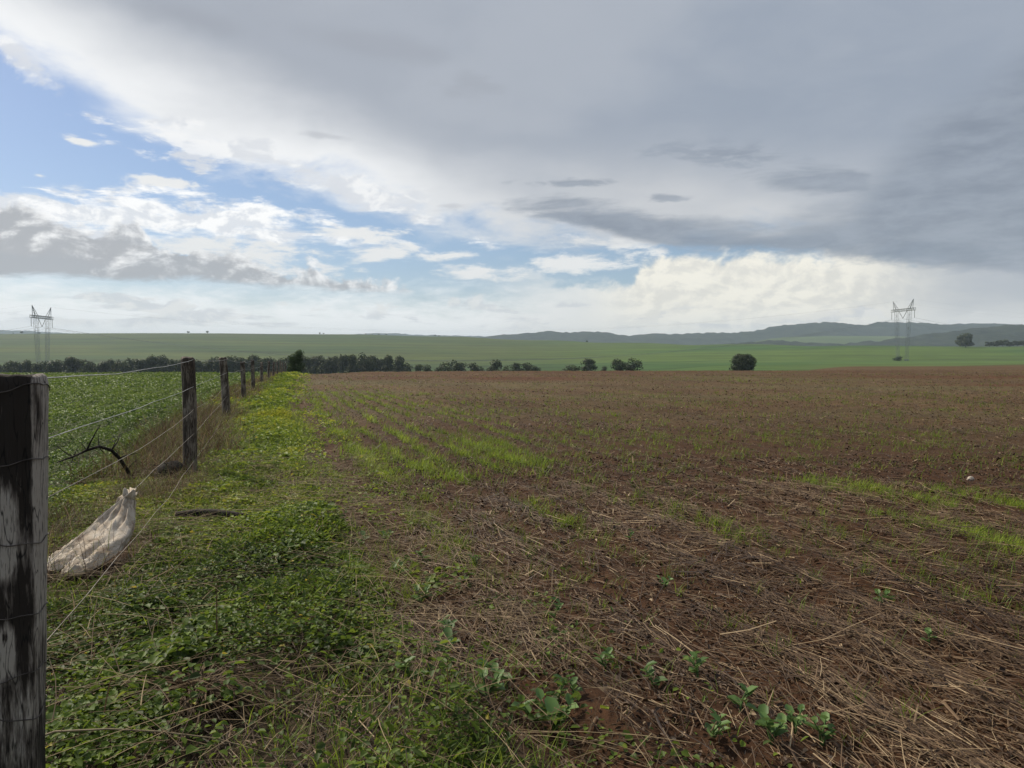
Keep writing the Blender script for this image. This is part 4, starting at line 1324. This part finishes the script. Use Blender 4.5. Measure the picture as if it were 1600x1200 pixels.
# ------------------------------------------------------------------ sack, branch, log, clump
def build_sack():
    rings, k = 90, 72
    cp = np.array([[-2.955, 5.93, .45], [-2.975, 5.92, .39], [-2.985, 5.88, .31], [-2.99, 5.78, .22], [-2.995, 5.62, .14], [-3.01, 5.45, .09], [-3.03, 5.27, .06], [-3.05, 5.14, .04], [-3.05, 5.06, .03]])
    tt = np.linspace(0, 1, len(cp)); ts = np.linspace(0, 1, rings)
    C = np.stack([np.interp(ts, tt, cp[:, q]) for q in range(3)], 1)
    kk = np.ones(5) / 5
    C = np.stack([np.convolve(np.pad(C[:, q], 2, mode='edge'), kk, 'valid') for q in range(3)], 1)
    hw = np.interp(ts, [0, .05, .12, .22, .4, .6, .8, .95, 1], [.085, .080, .062, .080, .15, .20, .20, .18, .14])
    hh = np.interp(ts, [0, .05, .12, .25, .45, .65, .85, 1], [.05, .05, .042, .055, .075, .065, .04, .012])
    th = np.arange(k) * 2 * math.pi / k
    V = []
    for i, t in enumerate(ts):
        T = unit(C[min(i + 1, rings - 1)] - C[max(i - 1, 0)])
        S = unit(np.cross(T, [0, 0, 1])); U = np.cross(S, T)
        notch = sstep(t, .62, 1.0)
        fold = 1 + 0.07 * np.sin(th * 7 + 3 * t) * (1 - .5 * t) + 0.16 * (vn(th * 2.2 + 20, np.full(k, t * 6), 5) - .5)
        cx, sx = np.cos(th), np.sin(th)
        up = hh[i] * sx * fold * (1 - 0.65 * notch * np.exp(-(cx / .25) ** 2))
        # long creases gathered at the tied neck and spreading towards the open end
        w1 = cx * 2.1 + 0.35 * math.sin(3.3 * t) + 0.4 * vn(cx * 1.5 + 4, np.full(k, t * 2.5), 31)
        w2 = cx * 5.2 + 0.5 * math.sin(5 * t + 1) + 0.7 * vn(cx * 2.5 + 8, np.full(k, t * 3.5), 32)
        w3 = cx * 2.2 + 3.2 * t + 0.8 * vn(cx * 2 + 2, np.full(k, t * 3), 33)
        cre = lambda q: (1 - np.abs(np.sin(math.pi * q))) ** 1.7
        w4 = cx * 3.1 - 6.5 * t + 1.6 * vn(cx * 3 + 5, np.full(k, t * 5), 34)
        wrk = (0.024 * cre(w1) * (0.4 + 1.2 * vn(cx + 5, np.full(k, t * 3.0), 35)) + 0.013 * cre(w2) + 0.016 * cre(w3) * sstep(t, .3, .6) + 0.012 * cre(w4) * sstep(t, .25, .5) - 0.014) * sstep(t, .0, .2)
        back = np.exp(-(cx / .22) ** 2) * notch * 0.15
        if t < .03: up = up + 0.03 * (vn(th * 2.5, np.full(k, 3.0), 44) - .5); wrk = wrk - T[2] * 0
        V.append(C[i] - T * (0.05 * (vn(th * 3.1 + 2, np.full(k, 1.0), 45) - .5) * (1 - sstep(t, 0, .1)))[:, None] + S * (hw[i] * cx * fold)[:, None] + U * (up + wrk * (sx > -.2))[:, None] - T * back[:, None])
    V = np.concatenate(V)
    f = np.array([[i * k + j, i * k + (j + 1) % k, (i + 1) * k + (j + 1) % k, (i + 1) * k + j] for i in range(rings - 1) for j in range(k)])
    V = np.concatenate([V, [V[:k].mean(0) + [0, -.02, -.07], V[-k:].mean(0) + [0, .1, 0]]])
    t0 = np.array([[(j + 1) % k, j, len(V) - 2] for j in range(k)]); t1 = np.array([[(rings - 1) * k + j, (rings - 1) * k + (j + 1) % k, len(V) - 1] for j in range(k)])
    V[:, 2] = np.maximum(V[:, 2] + 0.03, 0.0)
    V = V + 0.004 * (np.stack([vn(V[:, 0] * 30, V[:, 1] * 30 + V[:, 2] * 22, 61 + q) for q in range(3)], 1) - .5)
    o = link('sack', make_mesh('sack', V, [f, np.concatenate([t0, t1])], M['sack'], True))
    tag(o, 'dirty off-white woven sack slumped on the ground under the fence wires', 'sack')


def branch(name, paths, label, cat, mat='bark'):
    V, Fq = join([tube(np.array(p, float), r, 7) for p, r in paths])
    o = link(name, make_mesh(name, V, Fq, M[mat], True))
    return tag(o, label, cat)


def build_litter():
    def w(px, py, d): return np.array([(px - 800) / F * d, d, EYE - (py - HOR) / F * d])
    d = 8.6
    p = [w(207, 752, 9.3), w(196, 735, 9.2), w(184, 716, 9.0), w(172, 704, 8.9), w(152, 698, 8.7), w(133, 704, 8.6), w(112, 714, 8.5), w(86, 723, 8.3)]
    branch('dry_branch', [(p, [.022, .022, .021, .02, .018, .015, .011, .006]), ([p[5], w(140, 690, 8.6), w(150, 672, 8.55), w(156, 664, 8.5)], [.011, .009, .006, .003]),
                          ([p[6], w(100, 708, 8.5), w(86, 697, 8.4)], [.008, .006, .003]), ([p[3], w(182, 690, 9), w(186, 678, 9.1)], [.01, .007, .003]), ([p[2], w(196, 712, 9), w(214, 708, 9.1)], [.01, .007, .003])] + [([p[q] + [0, 0, 0], p[q] + np.array([dx * .5, 0.03, dz * .6]), p[q] + np.array([dx, .05, dz])], [.006, .004, .0015])
                          for q, dx, dz in ((1, .10, .12), (2, -.08, .10), (3, .06, .16), (4, -.03, .14), (5, -.12, .10), (6, -.06, -.08), (4, .05, -.10), (6, .04, .12))],
           'bent dark dead branch arching up out of the dry grass behind the fence', 'branch')
    a = gp(272, 832); b = gp(388, 834)
    a[2] = float(H(a[0], a[1])) + .10; b[2] = float(H(b[0], b[1])) + .10
    m = (a + b) / 2 + [0, .03, .015]
    branch('rotting_log', [(np.array([a, a * .75 + b * .25 + [0, .01, .012], m, a * .25 + b * .75 + [0, .01, .01], b]), [.022, .036, .034, .03, .016])], 'short dark rotting log lying across the green verge', 'log')
    # matted clump of roots at the foot of the second post
    rs = np.random.default_rng(8)
    c = gp(266, 757); c[2] = float(H(c[0], c[1]))
    parts = []
    lat, lon = 12, 18
    V = []
    for i in range(lat + 1):
        ph = math.pi * i / lat
        for j in range(lon):
            t_ = 2 * math.pi * j / lon
            dv = np.array([math.sin(ph) * math.cos(t_), math.sin(ph) * math.sin(t_), math.cos(ph)])
            r = 1 + 0.5 * (float(fbm(np.array([dv[0] * 2 + dv[2] * 1.3 + 7]), np.array([dv[1] * 2 - dv[2] + 9]), 3)[0]) - .5)
            V.append(c + dv * np.array([.22, .16, .23]) * r + [0, 0, .04])
    f = np.array([[i * lon + j, (i + 1) * lon + j, (i + 1) * lon + (j + 1) % lon, i * lon + (j + 1) % lon] for i in range(lat) for j in range(lon)])
    parts.append((np.array(V), f))
    for q in range(130):
        dv = unit(rs.normal(0, 1, 3)); dv[2] = abs(dv[2])
        st = c + dv * [.15, .11, .16] + [0, 0, .03]
        parts.append(tube(np.array([st, st + dv * .05 + rs.normal(0, .03, 3), st + dv * .09 + rs.normal(0, .05, 3)]), [.004, .003, .0015], 4))
    V, Fq = join(parts)
    o = link('root_clump', make_mesh('root_clump', V, Fq, M['char'], True))
    tag(o, 'black matted clump of roots at the foot of the crooked dark post', 'root clump')

    # arching tuft of dead grass in front
    c = gp(300, 1130); c[2] = float(H(c[0], c[1]))
    n = 520
    a = rs.random(n) * 6.283
    P = c + np.stack([rs.normal(0, .035, n), rs.normal(0, .035, n), np.zeros(n)], 1)
    out = np.stack([np.cos(a), np.sin(a) * .8, np.zeros(n)], 1)
    L = .20 + .22 * rs.random(n)
    Dv = unit(out * (.25 + .35 * rs.random(n))[:, None] + np.array([0, 0, 1]))
    bend = out * (L * (.5 + .5 * rs.random(n)))[:, None] + np.array([0, 0, -1]) * (L * (.55 + .6 * rs.random(n)))[:, None]
    V, Fq, per = ribbons(P, Dv, L, .004 + .006 * rs.random(n), bend, 6, .7)
    o = link('dead_grass_tuft', make_mesh('dead_grass_tuft', V, Fq, M['drygrass'], True, {'rnd': np.repeat(np.clip(.2 + .5 * rs.random(n), 0, .8), per)}))
    tag(o, 'arching clump of dead tan grass beside the thick squared post', 'dry grass')

    # long bent stalk leaning across the foot of the near post
    pts = [(0, 1192, .16), (35, 1166, .20), (75, 1152, .22), (160, 1148, .22), (240, 1152, .20), (330, 1163, .17), (440, 1195, .10)]
    P = [gp(px, py, z) for px, py, z in pts]
    branch('bent_stalk', [(np.array(P), [.004, .004, .0038, .0035, .003, .0026, .002])], 'long pale bent dry stalk lying across the foot of the thick squared post', 'stalk', 'stalk')

    # pale stone out in the stubble
    c = gp(1520, 754); c[2] = float(H(c[0], c[1])) + .035
    V = []
    for i in range(9):
        ph = math.pi * i / 8
        for j in range(12):
            t_ = 2 * math.pi * j / 12
            dv = np.array([math.sin(ph) * math.cos(t_), math.sin(ph) * math.sin(t_), math.cos(ph)])
            r = 1 + .5 * (float(vn(np.array([dv[0] * 2 + 5]), np.array([dv[1] * 2 + dv[2] * 2 + 5]), 4)[0]) - .5)
            V.append(c + dv * np.array([.045, .035, .03]) * r)
    f = np.array([[i * 12 + j, (i + 1) * 12 + j, (i + 1) * 12 + (j + 1) % 12, i * 12 + (j + 1) % 12] for i in range(8) for j in range(12)])
    o = link('stone', make_mesh('stone', np.array(V), f, M['sack'], True))
    tag(o, 'small pale stone lying on the brown stubble', 'stone')


# ------------------------------------------------------------------ single weeds in the stubble
def weed_tree(name, seed, nleaf, size, hgt):
    rs = np.random.default_rng(seed)
    o = empty(name)
    st, P, fw, nr, L = [], [], [], [], []
    for s in range(2 + seed % 2):
        a0 = rs.random() * 6.28
        top = np.array([math.cos(a0) * hgt * .5, math.sin(a0) * hgt * .5, hgt * (.6 + .5 * rs.random())])
        path = np.array([[0, 0, -.02], top * [.3, .3, .5], top])
        st.append(tube(path, [.0035, .003, .0018], 5))
        for q in range(nleaf):
            t = .35 + .65 * q / max(nleaf - 1, 1)
            a = q * 2.4 + rs.random()
            b = np.array([np.interp(t, [0, .5, 1], path[:, e]) for e in range(3)])
            d = np.array([math.cos(a), math.sin(a), .25 + .5 * t])
            P.append(b); fw.append(d); nr.append([-.4 * math.cos(a) + rs.normal(0, .2), -.4 * math.sin(a) + rs.normal(0, .2), 1]); L.append(size * (.7 + .6 * rs.random()))
    V, Fq = join(st)
    link('stem', make_mesh('stem', V, Fq, M['weed'], True, {'rnd': np.full(len(V), .5)}), o)
    for q in range(len(P)):
        l = np.array([L[q]])
        V, Fq = leaves(np.array([P[q]]), np.array([fw[q]], float), np.array([nr[q]], float), l, l * .62, .18)
        link('leaf', make_mesh('leaf', V, Fq, M['weed'], True, {'rnd': np.full(6, rs.random())}), o)
    return o


def build_weeds():
    rs = np.random.default_rng(77)
    pr = [weed_tree('weed_plant', 40 + i, 4, .045, .07) for i in range(4)]
    used = [False] * 4
    for q, (px, py, s) in enumerate([(1025, 1078, 1.0), (1095, 1075, .9), (1160, 1130, .9), (945, 1050, .9), (865, 968, 1.0), (655, 950, 1.1), (833, 1140, 1.1), (868, 1145, 1.3), (872, 1110, .9), (705, 1005, 1.0),
                                     (780, 1075, 1.2), (742, 890, .8), (690, 1040, 1.1), (760, 1120, 1.2), (660, 880, .9), (620, 905, 1.0), (900, 1105, .8), (1115, 1165, 1.0), (640, 1100, 1.2), (600, 850, .9), (985, 852, .7),
                                     (1385, 955, .9), (1460, 1015, .7), (1040, 930, .7), (560, 860, 1.0)]):
        k = q % 4
        o = copy_tree(pr[k]) if used[k] else pr[k]; used[k] = True
        p = gp(px, py); o.location = (p[0], p[1], float(H(p[0], p[1])) + .005); o.rotation_euler = (0, 0, rs.random() * 6.28); o.scale = (s * 1.35,) * 3
        tag(o, 'small green broadleaf weed sprouting singly through the brown straw', 'weed', 'broadleaf weeds in the straw')
    for px, py, s, sd in ((1212, 1182, 1.3, 61), (1250, 1150, 1.25, 62), (1292, 1165, 1.2, 63)):
        o = weed_tree('weed_plant', sd, 5, .044, .075)
        p = gp(px, py); o.location = (p[0], p[1], float(H(p[0], p[1])) + .005); o.scale = (s,) * 3
        tag(o, 'larger grey-green broad-leaved weed, one of three growing in a cluster', 'weed', 'cluster of three larger weeds')


build_sack()
build_litter()
build_weeds()


# ------------------------------------------------------------------ haze: even thin air round everything
def build_haze():
    S, z0, z1 = 7300.0, -16.0, 215.0
    V = np.array([[x, y, z] for z in (z0, z1) for y in (-S, S) for x in (-S, S)])
    f = np.array([[0, 2, 3, 1], [4, 5, 7, 6], [0, 1, 5, 4], [1, 3, 7, 5], [3, 2, 6, 7], [2, 0, 4, 6]])
    m, t, out = new_mat('haze_air')
    v = t.nodes.new('ShaderNodeVolumePrincipled')
    v.inputs['Color'].default_value = (0.70, 0.84, 1.0, 1)
    v.inputs['Density'].default_value = 0.00014
    v.inputs['Anisotropy'].default_value = 0.0
    t.links.new(v.outputs[0], out.inputs['Volume'])
    o = link('haze', make_mesh('haze', V, f, m, False))
    tag(o, 'thin bluish haze filling the air over the land', 'haze', kind='stuff')


build_haze()
